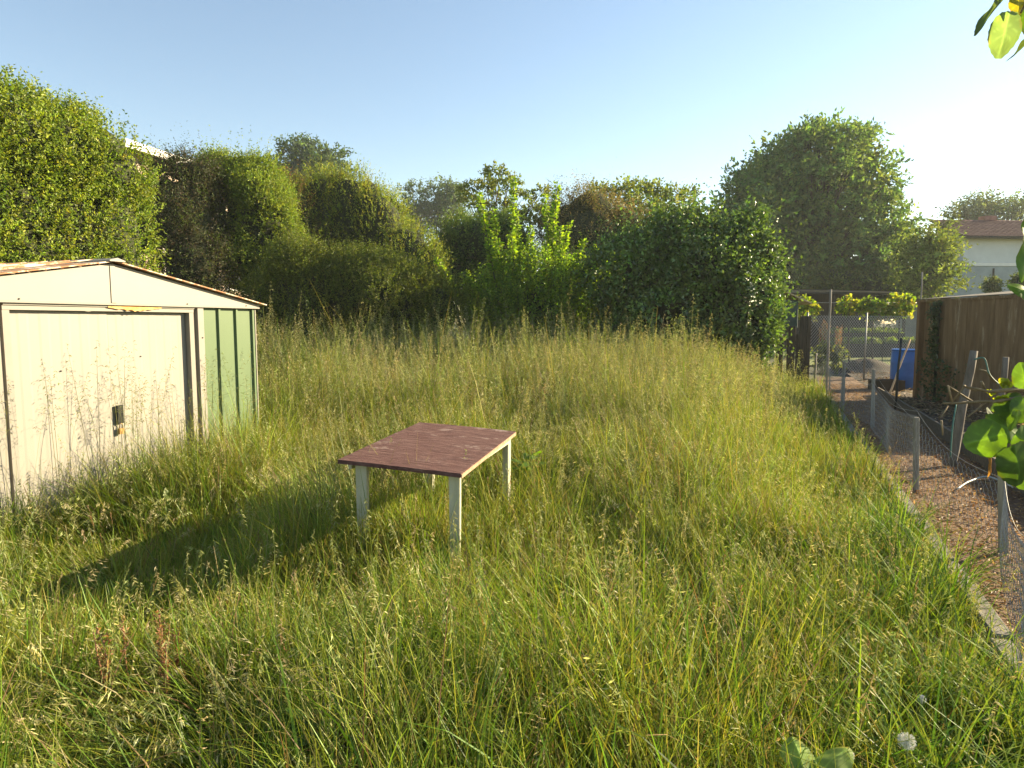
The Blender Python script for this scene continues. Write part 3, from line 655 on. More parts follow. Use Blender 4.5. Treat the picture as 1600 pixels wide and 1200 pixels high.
# bright bush of upright leafy shoots
def shoot_bush():
    root = empty('upright_shoot_bush', (0, 0, 0), 0, 'bright green bush of long upright leafy shoots in the middle', 'bush')
    acc = NP(); mb = MB()
    base = P(840, 520, 16.6); base.z = .2
    ends = [(756, 305), (778, 330), (805, 288), (815, 330), (846, 298), (868, 296), (868, 345), (888, 340), (905, 372), (925, 385), (942, 392), (935, 430), (740, 420), (726, 448), (780, 370), (830, 350), (792, 400), (880, 400), (915, 420), (765, 440), (852, 380), (820, 400), (895, 450), (740, 470), (940, 470), (800, 360), (870, 420), (700, 405), (912, 400), (838, 410)]
    for ex, ey in ends:
        ex = 838 + (ex - 838) * 1.14 + random.uniform(-5, 5); ey += random.uniform(-12, 10)
        t = P(ex, ey, 16.6 + random.uniform(-.7, .7)); b = base + Vector((random.uniform(-.5, .5), random.uniform(-.4, .4), 0))
        b.x += (t.x - base.x) * .35
        ctrl = Vector((b.x + (t.x - b.x) * .45, b.y + (t.y - b.y) * .3, b.z + (t.z - b.z) * .5))
        pts = [b * (1 - s) ** 2 + ctrl * 2 * s * (1 - s) + t * s * s for s in np.linspace(0, 1, 9)]
        mb.tube(pts, [.022 * (1 - .8 * i / 8) for i in range(9)], 5)
        n = int((t - b).length * 150); s = RNG.uniform(.12, 1.0, n)
        Pn = np.array([[*(b * (1 - q) ** 2 + ctrl * 2 * q * (1 - q) + t * q * q)] for q in s])
        side = unit(RNG.normal(size=(n, 3)) * np.array([1, 1, .4])); T = side + np.array([0, 0, .25])
        sz = (.155 - .06 * s) * RNG.uniform(.7, 1.25, n)
        acc.leaves(Pn + unit(T) * sz[:, None] * .75, T, sz, .62, pick([(.26, .40, .03), (.31, .44, .035), (.19, .32, .025)], n))
    # leafy skirt
    B, Nn = ell_shell([EP(840, 470, 16.8, 190, 130), EP(880, 480, 16.8, 130, 110), EP(780, 480, 16.9, 110, 100)], 2600, .2, .2, 1.5, 3)
    sprigs(acc, B, unit(Nn * .5 + np.array([0, 0, .8]) + rnd_dir(len(B)) * .4), .4, 8, .085, .6, [(.24, .37, .03), (.28, .41, .035), (.16, .27, .025)], .5)
    acc.build('crown', LEAFT, root); mb.build('stems', BARK, root)
    core([EP(840, 490, 17.0, 130, 100)], root, .8)
shoot_bush()
# large dark shrub on the right of the field
shrub('broadleaf_shrub', 'large dark glossy broadleaved shrub at the right end of the meadow', 'shrub', [EP(1028, 480, 15.9, 190, 190), EP(1108, 450, 15.5, 130, 190), EP(1140, 480, 15.2, 100, 200), EP(990, 495, 16.3, 84, 130), EP(1058, 405, 16.0, 120, 90), EP(1143, 545, 15.0, 85, 110), EP(1148, 400, 15.5, 70, 90), EP(998, 420, 16.2, 80, 90), EP(1040, 362, 15.8, 44, 60), EP(1098, 356, 15.7, 50, 56), EP(1168, 375, 15.4, 50, 80), EP(1196, 430, 15.3, 44, 120), EP(1188, 500, 15.1, 50, 90), EP(1160, 572, 14.9, 70, 70)], 5600, 8, .34, .12, .62, [(0.102, 0.184, 0.033), (0.147, 0.257, 0.040), (0.184, 0.294, 0.055), (0.084, 0.147, 0.027)], LEAFG, thick=.09, lump=.12, lf=1.4, up=.5, seed=11, coresc=.62, stems=6, rnd=.7, bump=9, br=.52, shoots=.22)
# shrubs and small trees behind
shrub('olive_brown_tree', 'dense olive brown tree behind the bush of upright shoots', 'tree', [EP(930, 390, 21.5, 150, 160), EP(890, 370, 21.5, 90, 130), EP(975, 375, 21.5, 90, 120), EP(920, 330, 21.7, 90, 70)], 3600, 9, .42, .075, .4, [(0.205, 0.179, 0.072), (0.264, 0.205, 0.096), (0.168, 0.205, 0.061), (0.336, 0.264, 0.120)], thick=.1, lump=.14, lf=1.0, up=1.0, seed=13, stems=5)
shrub('background_shrub', 'mid green shrub behind the left side of the upright shoot bush', 'shrub', [EP(740, 390, 21.0, 130, 110), EP(700, 420, 20.5, 70, 90), EP(790, 380, 21.5, 90, 90)], 2600, 8, .4, .09, .45, [(0.125, 0.204, 0.039), (0.172, 0.251, 0.047), (0.094, 0.157, 0.032)], thick=.13, lump=.16, lf=1.0, up=.5, seed=15, stems=5)
shrub('background_shrub', 'dark green shrub between the olive brown tree and the broadleaf shrub', 'shrub', [EP(1040, 390, 21.5, 150, 120), EP(985, 430, 20.5, 100, 110)], 2600, 8, .4, .09, .45, [(0.094, 0.157, 0.032), (0.141, 0.220, 0.043), (0.078, 0.125, 0.028)], thick=.12, lump=.15, lf=1.0, up=.5, seed=16, stems=5)

shrub('background_shrub', 'low dark green shrub filling the foot of the bright bush of upright shoots', 'shrub', [EP(780, 470, 19, 130, 130), EP(870, 470, 19, 160, 140), EP(960, 480, 19, 100, 110)], 2400, 8, .4, .09, .45, [(0.075, 0.120, 0.022), (0.098, 0.142, 0.026), (0.052, 0.083, 0.015)], thick=.12, lump=.15, lf=1.0, up=.5, seed=17)

def branch_tree(name, label, base, H, clumps, n_sprig, k, L, ls, asp, cols, r0, mat=None, fork=.25, spread=.5, flat=.6, group=None, droop=0, up=.35, nsub=2, cat='tree', fill=None):
    """trunk, ascending limbs to every clump (x,y,z,r), leaf sprigs round the limb ends"""
    root = empty(name, base, 0, label, cat, group); base = Vector(base)
    mb = MB(); acc = NP(); C = [Vector(c[:3]) for c in clumps]
    top = base + Vector((0, 0, H * fork)); mb.tube([(0, 0, -.05), (0, 0, H * fork * .6), top - base], [r0 * 1.25, r0, r0 * .85], 8)
    for c, cl in zip(C, clumps):
        r = cl[3]; st = base + Vector((0, 0, H * fork * random.uniform(.75, 1.0)))
        d = c - st; ctrl = st + Vector((d.x * .38, d.y * .38, d.z * .62))
        pts = [st * (1 - s) ** 2 + ctrl * 2 * s * (1 - s) + c * s * s - base for s in np.linspace(0, 1, 7)]
        mb.tube(pts, [r0 * .42 * (1 - .85 * i / 6) for i in range(7)], 5, False)
        for _ in range(nsub):
            e = c + Vector(rnd_dir(1)[0] * r * np.array([1, 1, flat])); mb.tube([pts[4], (pts[4] + (e - base)) / 2 + Vector((0, 0, r * .1)), e - base], [r0 * .12, r0 * .08, r0 * .03], 4, False)
        n = int(n_sprig * r ** 1.6)
        o = rnd_dir(n) * (RNG.uniform(.15, 1, (n, 1)) ** .45) * r * np.array([1, 1, flat])
        D = unit(o / r + np.array([0, 0, up]) + rnd_dir(n) * .5)
        sprigs(acc, np.array(c - base) + o, D, L, k, ls, asp, cols, spread, None, .2, droop=droop)
    if fill:      # loose outer foliage that ties the clumps together
        es, n = fill; q, nn = ell_shell(es, n, .14, .22, .6, 5, .4); D = unit(nn * .6 + np.array([0, 0, up]) + rnd_dir(n) * .5)
        sprigs(acc, q - np.array(base), D, L, k, ls, asp, cols, spread, None, .2)
    acc.build('crown', mat or LEAF, root); mb.build('trunk', BARK, root)
    return root
def clump_cloud(ells, n, rmin, rmax, inner=.35):
    out = []
    E = np.array(ells); vol = E[:, 3] * E[:, 4] * E[:, 5]; pr = vol ** .67; pr /= pr.sum()
    for i in RNG.choice(len(E), n, p=pr):
        d = rnd_dir(1)[0]; f = RNG.uniform(inner, 1) ** .5
        p = E[i, :3] + d * E[i, 3:6] * f; out.append((*p, RNG.uniform(rmin, rmax)))
    return out
# the big rounded tree on the right
bt = P(1268, 470, 45); bt.z = 0
random.seed(11)
branch_tree('broad_crowned_tree', 'big dense broad crowned tree with many ascending limbs, tallest on the right', bt, 15.4,
            clump_cloud([EP(1262, 310, 45, 210, 200, 5.2), EP(1305, 330, 45, 150, 150, 4.5), EP(1335, 385, 45, 150, 90, 4.2), EP(1190, 345, 45, 100, 120, 4), EP(1300, 415, 44.5, 180, 50, 4), EP(1272, 240, 45, 150, 70, 3)], 205, .75, 1.35, .5), 25, 8, .85, .42, .5,
            [(.15, .26, .07), (.19, .29, .08), (.11, .20, .06), (.23, .31, .08)], .42, fork=.2, flat=.55, up=.3, nsub=2, fill=([EP(1266, 312, 45, 196, 190, 4.6), EP(1322, 350, 45, 140, 130, 3.8), EP(1200, 345, 45, 90, 110, 3.5), EP(1330, 395, 44.5, 150, 60, 3.8)], 620))  # haze is put into these leaf colours: less red, more blue
# airy trees behind the middle
st = P(775, 430, 24); st.z = 0
branch_tree('umbrella_tree', 'airy open tree with flat leafy tiers against the sky, left of centre', st, 7.3,
            [(*P(px, py, 24 + random.uniform(-1, 1)), r * .74) for px, py, r in ((735, 296, .42), (748, 320, .4), (760, 285, .42), (775, 268, .40), (795, 285, .42), (812, 305, .38), (728, 310, .3), (785, 320, .42), (760, 340, .5), (800, 335, .5), (830, 325, .4), (845, 300, .33), (838, 345, .45), (720, 345, .4), (772, 300, .35), (855, 330, .35))], 230, 8, .28, .16, .5,
            [(.20, .26, .05), (.26, .30, .065), (.15, .20, .04)], .12, fork=.45, flat=.32, up=.05)
st = P(1010, 430, 25); st.z = 0
branch_tree('feathery_tree', 'loose open tree with pale leaf sprays against the sky, right of centre', st, 6.6,
            [(*P(px, py, 25 + random.uniform(-1, 1)), r) for px, py, r in ((950, 305, .42), (975, 296, .45), (1000, 295, .48), (1025, 300, .45), (1050, 310, .4), (1068, 325, .32), (1010, 325, .55), (980, 325, .5), (1040, 335, .5), (1075, 305, .25), (1062, 345, .4), (935, 300, .3), (1030, 355, .6), (1075, 350, .3))], 170, 8, .34, .19, .5,
            [(.21, .27, .06), (.26, .31, .075), (.16, .21, .045)], .12, fork=.4, flat=.5, up=.2)
st = P(868, 400, 30); st.z = 0
branch_tree('dark_spire_tree', 'dark narrow spire shaped conifer tip showing above the olive brown tree', st, 8.2,
            [(*P(868 + dx, py, 30), r) for dx, py, r in ((0, 288, .25), (-6, 300, .35), (7, 305, .38), (-12, 320, .5), (10, 325, .55), (0, 345, .7), (-16, 350, .6), (16, 355, .6))], 110, 7, .3, .12, .3, [(.05, .06, .04), (.065, .07, .045)], .12, fork=.5, up=.1, cat='conifer')
# far trees to the left of the middle
def far_tree(name, label, px, Y, ells, n, rmin, rmax, cols, group=None, r0=.3, dens=26, ls=.4, nm='tree'):
    b = P(px, 480, Y); b.z = 0
    return branch_tree(name, label, b, 14, clump_cloud(ells, n, rmin, rmax, .3), dens, 7, .9, ls, .5, cols, r0, fork=.3, flat=.7, nsub=1, group=group)
far_tree('round_tree', 'dark round crowned tree far behind the hedges, tallest on the left skyline', 480, 62, [EP(480, 262, 62, 100, 66, 3), EP(455, 268, 62, 60, 60, 2.5), EP(510, 270, 62, 50, 56, 2.5), EP(478, 290, 62, 90, 30, 3)], 66, .8, 1.3, [(0.083, 0.143, 0.053), (0.120, 0.180, 0.060), (0.068, 0.112, 0.045)])
far_tree('distant_tree', 'smaller of two far trees on the skyline, left of its taller neighbour', 650, 80, [EP(650, 322, 80, 42, 50, 1.8), EP(648, 345, 80, 50, 40, 1.8)], 26, .8, 1.3, [(0.112, 0.173, 0.060), (0.150, 0.210, 0.068)], 'pair of far skyline trees')
far_tree('distant_tree', 'taller of two far trees on the skyline, right of its smaller neighbour', 694, 80, [EP(694, 312, 80, 52, 54, 2), EP(695, 340, 80, 64, 50, 2)], 32, .8, 1.3, [(0.120, 0.188, 0.060), (0.150, 0.225, 0.068)], 'pair of far skyline trees')
# right side trees
far_tree('slender_tree', 'slender young tree with bright leaves left of the tiled house', 1455, 33, [EP(1450, 425, 33, 60, 84, 1.2), EP(1456, 388, 33, 40, 46, 1.0), EP(1434, 438, 33, 42, 46, 1.1)], 44, .36, .6, [(0.180, 0.240, 0.045), (0.240, 0.300, 0.060), (0.135, 0.180, 0.038)], r0=.12, dens=70, ls=.24)
st = P(1468, 440, 36); st.z = 0
branch_tree('thin_topped_tree', 'thin open tree top reaching above the slender young tree', st, 7.5, [(*P(px, py, 36), r) for px, py, r in ((1470, 345, .35), (1485, 335, .3), (1465, 360, .4), (1490, 350, .35), (1480, 370, .4), (1498, 340, .25), (1475, 330, .22))], 60, 6, .4, .2, .45, [(.09, .12, .04), (.11, .14, .045)], .1, fork=.5)
far_tree('hazy_tree', 'pale hazy tree behind the tiled roof at the far right', 1555, 70, [EP(1555, 335, 70, 100, 50, 3), EP(1525, 330, 70, 50, 46, 2.5), EP(1590, 335, 70, 60, 50, 2.5)], 48, .7, 1.15, [(0.150, 0.195, 0.075), (0.180, 0.225, 0.090)], dens=20)
shrub('garden_bush', 'small grey green bush in front of the grey lower wall of the house', 'bush', [EP(1549, 450, 30, 18, 30, .4)], 150, 6, .3, .16, .5, [(.12, .16, .06), (.16, .19, .08)], thick=.2)
shrub('garden_bush', 'leafy bush beside the house wall at the right picture edge', 'bush', [EP(1597, 446, 30, 26, 40, .5)], 240, 6, .3, .18, .5, [(.10, .15, .03), (.15, .19, .05)], thick=.2)
# low growth under the big tree, behind the shelter
shrub('yew_hedge', 'low leafy hedge beneath the big broad crowned tree', 'hedge', [EP(1230, 445, 42, 90, 60, 1.5), EP(1300, 440, 42, 100, 50, 1.5), EP(1370, 445, 41, 90, 50, 1.5), EP(1420, 450, 40, 70, 50, 1.4)], 2200, 7, .6, .26, .5, [(0.112, 0.176, 0.040), (0.176, 0.240, 0.048), (0.224, 0.272, 0.064)], thick=.15, lump=.2, lf=.6, coresc=.75)
# far off wood that closes the horizon
acc = NP(); ells = [(x, 105 + 8 * math.sin(x * .21), 2.0, 6, 4, 4.6 + 2.2 * math.sin(x * .7) + (x < -5) * 2) for x in np.arange(-110, 120, 6.5)]
B, Nn = ell_shell(ells, 9000, .1, .14, .5, 2, .2); sprigs(acc, B, unit(Nn + np.array([0, 0, .4])), 1.0, 5, .65, .6, [(.07, .10, .035), (.09, .125, .04), (.055, .085, .03)], .6)
wood = acc.build('distant_wood', LEAF); tag(wood, 'far off belt of trees closing the horizon', 'wood', kind='stuff')

# ------------------------------------------------------------------ houses
# left house behind the hedges: only its eave board and bits of wall show
A = P(200, 221, 17.5); Bq = P(462, 306, 25.0); ez = (A.z + Bq.z) / 2
d = Vector((Bq.x - A.x, Bq.y - A.y, 0)); ln = d.length; rz = math.atan2(d.y, d.x)
hl = empty('pale_house', (A.x, A.y, 0), rz, 'pale house mostly hidden behind the left hedges, white eave board showing', 'house')
MB().box(.3, ln + .5, .45, 7, 0, ez - .12).build('wall', WARMWALL, hl)
MB().box(-.1, ln + .9, -.02, .04, ez - .16, ez + .04).build('eave_board', WHITEB, hl)
MB().hexa([(-.1, .05, ez - .02), (ln + .9, .05, ez - .02), (ln + .9, 3.8, ez + .3), (-.1, 3.8, ez + .3), (-.1, .05, ez + .03), (ln + .9, .05, ez + .03), (ln + .9, 3.8, ez + .36), (-.1, 3.8, ez + .36)]).build('roof', TILE, hl)
for u in (1.5, 4.2, 6.6): 
    w = MB().box(u, u + 1.0, .40, .46, 2.6, 3.9).build('window', WHITEB, hl); MB().box(u + .08, u + .92, .385, .401, 2.68, 3.82).build('pane', DARKGLASS, w)
# right house
c0 = P(1506, 381, 42)
hr = empty('tiled_house', (c0.x, c0.y, 0), math.radians(4), 'pale rendered house with red brown tiled roof at the right edge', 'house')
MB().box(0, 16, 0, 4.2, 5.25, 6.85).add([(0, 0, 6.85), (0, 2.5, 8.1), (0, 2.51, 6.85), (.2, 0, 6.85), (.2, 2.5, 8.1), (.2, 2.51, 6.85)], [(0, 1, 2), (3, 5, 4), (0, 3, 4, 1), (1, 4, 5, 2)]).build('upper_wall', PALEWALL, hr)
MB().box(-.02, 16.1, -.05, 4.2, 5.05, 5.24).build('string_course', WHITEB, hr)
MB().box(-1.3, 16, .0, 4.2, 0, 5.04).build('lower_wall', LOWWALL, hr)
rf = MB(); TW = .34
nrow = 12
for r in range(nrow):
    t0, t1 = r / nrow, (r + 1) / nrow
    ya, yb = -.55 + 3.1 * t0, -.55 + 3.1 * t1 + .02; za, zb2 = 6.80 + 1.42 * t0, 6.80 + 1.42 * t1
    vs = []; nu = 98
    for i in range(nu + 1):
        x = -.45 + 16.5 * i / nu; bz = .04 * (i % 2)
        vs += [(x, ya, za + .03 + bz), (x, yb, zb2 - .01 + bz)]
    rf.add(vs, [(2 * i, 2 * i + 2, 2 * i + 3, 2 * i + 1) for i in range(nu)])
rf.hexa([(-.44, -.54, 6.79), (16, -.54, 6.79), (16, 2.56, 8.21), (-.44, 2.56, 8.21), (-.44, -.54, 6.815), (16, -.54, 6.815), (16, 2.56, 8.235), (-.44, 2.56, 8.235)])
rf.build('roof', TILE, hr)
MB().hexa([(-.5, -.6, 6.70), (-.38, -.6, 6.70), (-.38, 2.6, 8.12), (-.5, 2.6, 8.12), (-.5, -.6, 6.86), (-.38, -.6, 6.86), (-.38, 2.6, 8.30), (-.5, 2.6, 8.30)]).build('verge_board', OLDWOOD, hr)
MB().box(-.4, 16, -.62, -.5, 6.66, 6.80).build('gutter', OLDWOOD, hr)
MB().box(3.2, 4.0, 2.4, 3.0, 7.9, 8.5).build('chimney', TILE, hr)
MB().tube([(2.0, -.06, 0), (2.0, -.06, 4.9)], .05, 6).build('downpipe', OLDWOOD, hr)

# ------------------------------------------------------------------ brown shed on the right
XS, Y1, Y0s = 8.05, 13.3, 7.6
bs = empty('wooden_shed', (XS, Y1, 0), 0, 'long brown vertical board shed on the right with thin sloping roof', 'shed')
m = MB(); random.seed(5); y = -.64
for k in range(24):
    w = random.uniform(.19, .27); o = random.uniform(0, .018)
    if y - w < -3.5: break
    m.box(-.02 - o, .02 - o, y - w + .006, y, .04 + random.uniform(0, .05), 2.02 + random.uniform(-.015, .02)); y -= w
m.build('wall', BROWNB, bs)
m = MB(); y = 0
for k in range(5): m.box(.05 + .003 * k, .08 + .003 * k, y - .115, y, .05, 1.98); y -= .12
m.build('end_wall', BROWNB, bs)
MB().box(.03, 2.6, -.03, 0, .05, 1.98).build('end_wall', BROWNB, bs)
MB().box(-.06, .06, -.05, .03, .0, 2.0).build('corner_post', BROWNB, bs)
MB().box(-.055, .0, -.655, -.60, .0, 1.97).build('corner_post', OLDWOOD, bs)
MB().hexa([(-.05, -3.65, 2.045), (2.8, -3.65, 2.30), (2.8, .12, 2.28), (-.05, .12, 2.03), (-.05, -3.65, 2.06), (2.8, -3.65, 2.32), (2.8, .12, 2.295), (-.05, .12, 2.045)]).build('roof', SHEETR, bs)
MB().box(-.048, -.022, -3.62, .10, 1.985, 2.028).build('fascia', BROWNB, bs)
MB().box(.05, 2.5, -3.52, -3.48, .05, 2.0).build('back_wall', BROWNB, bs)
# ivy on its near end
acc = NP(); n = 360
b = np.stack([XS - .07 - np.abs(RNG.normal(0, .04, n)), Y1 - .66 + RNG.normal(0, .05, n), RNG.uniform(.05, 1.95, n)], -1); b[:, 1] += np.where(b[:, 2] < .9, RNG.normal(-.1, .3, n), 0)
sprigs(acc, b, np.tile([[-.6, -.2, .5]], (n, 1)) + rnd_dir(n) * .5, .12, 4, .06, .8, [(.04, .07, .015), (.06, .10, .02)], .6)
iv = empty('climbing_ivy', (0, 0, 0), 0, 'dark ivy climbing the far end of the brown board shed', 'ivy'); acc.build('leaves', LEAFG, iv)
MB().tube([(XS - .07, Y1 - .66, .05), (XS - .08, Y1 - .69, 1), (XS - .07, Y1 - .64, 1.9)], .012, 5).build('stem', BARK, iv)

# barrel
bp = P(1413, 600, 15.2); br_ = empty('water_barrel', (bp.x, bp.y, .09), 0, 'bright blue plastic water barrel by the far end of the brown shed', 'barrel')
MB().lathe([(.0, 0), (.26, 0), (.285, .05), (.295, .28), (.30, .30), (.295, .32), (.295, .58), (.30, .60), (.295, .62), (.285, .84), (.27, .86)], 28).build('body', BLUE, br_)
MB().lathe([(.27, .855), (.292, .86), (.292, .895), (.27, .90), (.24, .88), (.0, .88)], 28).build('lid', BLUE, br_)
bk = P(1385, 603, 14.7); bkt = empty('black_crate', (bk.x, bk.y, .09), .2, 'black plastic planting crate left of the blue barrel', 'crate')
m = MB(); m.box(-.3, .3, -.2, -.18, 0, .24).box(-.3, .3, .18, .2, 0, .24).box(-.3, -.28, -.18, .18, 0, .24).box(.28, .3, -.18, .18, 0, .24); m.build('side_panel', BLACK, bkt)
MB().box(-.28, .28, -.18, .18, .01, .2).build('potting_soil', SOIL, bkt)

# ------------------------------------------------------------------ wire fence along the edging
wf = empty('wire_fence', (0, 0, 0), 0, 'low sagging wire netting fence on grey wooden stakes along the meadow edge', 'fence')
posts = [(1563, 950, 4.25, 725), (1429, 818, 5.85, 652), (1362, 695, 9.5, 577), (1316, 666, 11.3, 565), (1290, 640, 14.0, 555), (1272, 632, 15.5, 552)]
fp = []
for i, (px, pb_, Y, pt) in enumerate(posts):
    t = P(px + 3, pt, Y); b = Vector((P(px, pb_, Y).x, Y, .02)); m = MB(); w = .021 if i < 3 else .02
    M = Matrix.Rotation(.3 + i, 4, 'Z')
    q = [M @ Vector((sx * w, sy * w, 0)) for sx, sy in ((-1, -1), (1, -1), (1, 1), (-1, 1))]
    m.hexa([b + v for v in q] + [t + v * .95 for v in q]); m.build('post', STAKE, wf, .004)
    fp.append((b, t.z, .55 if i == 0 else .78 if i == 1 else .75))
nb = Vector((2.05, 2.55, .05)); fp = [(nb, .9, .72)] + fp + [(Vector((edge_x(17.6) + .1, 17.6, .05)), .9, .75)]
m = MB(); cw, ch = .078, .08; R_ = .00145
def fpt(u, hh):
    """point on the netting: u along the fence in metres"""
    for (a, ta, ha), (b, tb, hb) in zip(fp, fp[1:]):
        l = (Vector((b.x, b.y, 0)) - Vector((a.x, a.y, 0))).length
        if u <= l or b is fp[-1][0]:
            s = min(1, u / l); p = a.lerp(b, s); sag = (1 - .16 * math.sin(math.pi * s))
            H = (ha + (hb - ha) * s) * sag
            bulge = .035 * math.sin(u * 3.1) * math.sin(hh * 3)
            return Vector((p.x + bulge - .03, p.y + bulge * .3, .04 + hh * H))
        u -= l
    return None
def thin(m, a, b, r):
    t = (b - a); s_ = t.cross(Vector((.2, 1, .1))); s_.normalize(); s_ *= r; k = t.cross(s_); k.normalize(); k *= r
    vs = [a + s_, a - s_ * .5 + k * .87, a - s_ * .5 - k * .87, b + s_, b - s_ * .5 + k * .87, b - s_ * .5 - k * .87]
    m.add(vs, [(0, 1, 4, 3), (1, 2, 5, 4), (2, 0, 3, 5)])
tot = sum((Vector((b[0].x, b[0].y, 0)) - Vector((a[0].x, a[0].y, 0))).length for a, b in zip(fp, fp[1:]))
NC = int(tot / cw); NR = 9
for i in range(NC):
    for j in range(NR):
        u0 = i * cw; o = cw / 2 if j % 2 else 0
        a = fpt(u0 + o, j / NR); b1 = fpt(u0 + o + cw / 2, (j + .55) / NR); b2 = fpt(u0 + o - cw / 2 if u0 + o - cw / 2 > 0 else 0, (j + .55) / NR); c = fpt(u0 + o, (j - .45) / NR if j else 0)
        thin(m, a, b1, R_); thin(m, a, b2, R_)
        if j: thin(m, c, a, R_ * 1.3)
m.build('wire_netting', WIRE, wf)
m = MB()
for hh in (1.0,):
    pts = [fpt(u, hh) for u in np.arange(0, tot, .12)]; m.tube(pts, .0015, 4)
pts = [Vector((p[0].x, p[0].y, p[1] - .06)) for p in fp[2:]]
dense = []
for a, b in zip(pts, pts[1:]):
    for s in np.linspace(0, 1, 6)[:-1]: q = a.lerp(b, s); q.z -= .06 * math.sin(math.pi * s); dense.append(q)
m.tube(dense, .0013, 4)
m.build('line_wire', WIRE, wf)
# concrete edging slabs
random.seed(8); y = 1.2; k = 0
while y < 17:
    l = random.uniform(.9, 1.1); x = edge_x(y)
    e = empty('edging_slab', (x + random.uniform(-.01, .01), y, 0), math.atan2(1, .386) + random.uniform(-.02, .02)); 
    sl_o = MB().box(0, l * 1.06 - .015, -.035 - .03, .03, -.02, .125 + random.uniform(-.012, .012)).build('edging_slab', MOSS, None, .008)
    sl_o.location = e.location; sl_o.rotation_euler = e.rotation_euler; bpy.data.objects.remove(e)
    tag(sl_o, 'mossy concrete edging slab in the row under the wire fence', 'edging', 'edging slabs along the meadow edge')
    y += l; k += 1

# wood chips and straw
def chips(name, label, n, pf, sz, cols, cat):
    acc = NP(); p = pf(n); T = unit(rnd_dir(n) * np.array([1, 1, .25])); s = sz * RNG.uniform(.5, 1.6, n)
    acc.leaves(p, T, s, .32, pick(cols, n, .25), fold=.05, nup=2.5); return tag(acc.build(name, SEED), label, cat, kind='stuff')
def path_pts(n):
    y = 2.0 + 14 * RNG.uniform(0, 1, n) ** 1.6; x = edge_x(y) + RNG.uniform(.08, 1.1, n); return np.stack([x, y, .112 + RNG.uniform(0, .02, n)], -1)
chips('wood_chips', 'warm brown wood chip mulch covering the path beside the fence', 17000, path_pts, .034, [(.25, .135, .05), (.36, .21, .085), (.15, .08, .035), (.44, .29, .14)], 'wood chips')
def plot_pts(n):
    y = RNG.uniform(3, 22, n); x = edge_x(y) + RNG.uniform(1.2, 6.5, n); x = np.where((y < 13.5) & (x > XS - .1), XS - .3 - RNG.uniform(0, 1, n), x); x = np.maximum(x, edge_x(y) + 1.15); return np.stack([x, y, .115 + RNG.uniform(0, .03, n)], -1)
chips('straw_mulch', 'pale straw and dead stalks strewn over the dug soil', 9000, plot_pts, .085, [(.30, .22, .13), (.20, .13, .08), (.38, .30, .19), (.11, .08, .05)], 'straw')
# plank between path and plot, short grey board, stones
def plank(label, a, b, w, h, mat=PLANK, name='border_plank', group='planks bordering the dug plot'):
    d = b - a; o = MB().box(0, d.length, -w / 2, w / 2, 0, h).build(name, mat, None, .004); o.location = a; o.rotation_euler = (0, 0, math.atan2(d.y, d.x)); return tag(o, label, 'plank', group)
plank('long plank on edge at the near end of the mulch path', Vector((edge_x(2.6) + 1.1, 2.6, .08)), Vector((edge_x(6.4) + 1.1, 6.4, .08)), .035, .20)
plank('long plank on edge halfway along the mulch path', Vector((edge_x(6.45) + 1.1, 6.45, .08)), Vector((edge_x(10.0) + 1.12, 10.0, .08)), .035, .19)
plank('long plank on edge at the far end of the mulch path', Vector((edge_x(10.05) + 1.12, 10.05, .08)), Vector((edge_x(13.8) + 1.1, 13.8, .08)), .035, .18)

# leaning weathered stakes in the plot
def stake(label, b, t, r0, r1, mat=STAKE, name='leaning_stake', group=None, cat='stake'):
    n = 7; pts = [b.lerp(t, s) + Vector((.01 * math.sin(9 * s), .008 * math.cos(7 * s), 0)) for s in np.linspace(0, 1, n)]
    o = MB().tube([p - b for p in pts], [r0 + (r1 - r0) * i / (n - 1) for i in range(n)], 8).build(name, mat); o.location = b; return tag(o, label, cat, group)
GREYW = noise_mat('old_split_stake', [(.3, (.09, .075, .06)), (.7, (.21, .18, .15))], 9, (3, 3, .5), .9, .6)
b = P(1487, 690, 6.9); stake('thick leaning weathered stake nearest the brown shed boards', Vector((b.x, b.y, .05)), P(1522, 548, 6.9), .045, .036, GREYW)
b = P(1553, 700, 6.7); stake('shorter weathered stake right of the thick leaning stake', Vector((b.x, b.y, .05)), P(1572, 558, 6.7), .034, .028, GREYW)
b = P(1398, 640, 11.5); stake('thin dark stake leaning in front of the blue barrel', Vector((b.x, b.y, .05)), P(1408, 528, 11.5), .022, .018, BLACK)
b = P(1386, 640, 13.6); stake('pale bleached stick leaning across the blue barrel', Vector((b.x, b.y, .05)), P(1422, 530, 13.6), .02, .016, BEIGE)
stake('tall thin pole standing before the grape vines', Vector((*P(1293, 560, 18).xy, .05)), P(1298, 452, 18), .035, .028, STAKE, 'tall_pole', None, 'pole')
b = P(1442, 440, 24); stake('thin bare pole rising behind the end of the brown shed', Vector((b.x, b.y, 0)), P(1441, 425, 24), .03, .025, STAKE, 'tall_pole', None, 'pole')
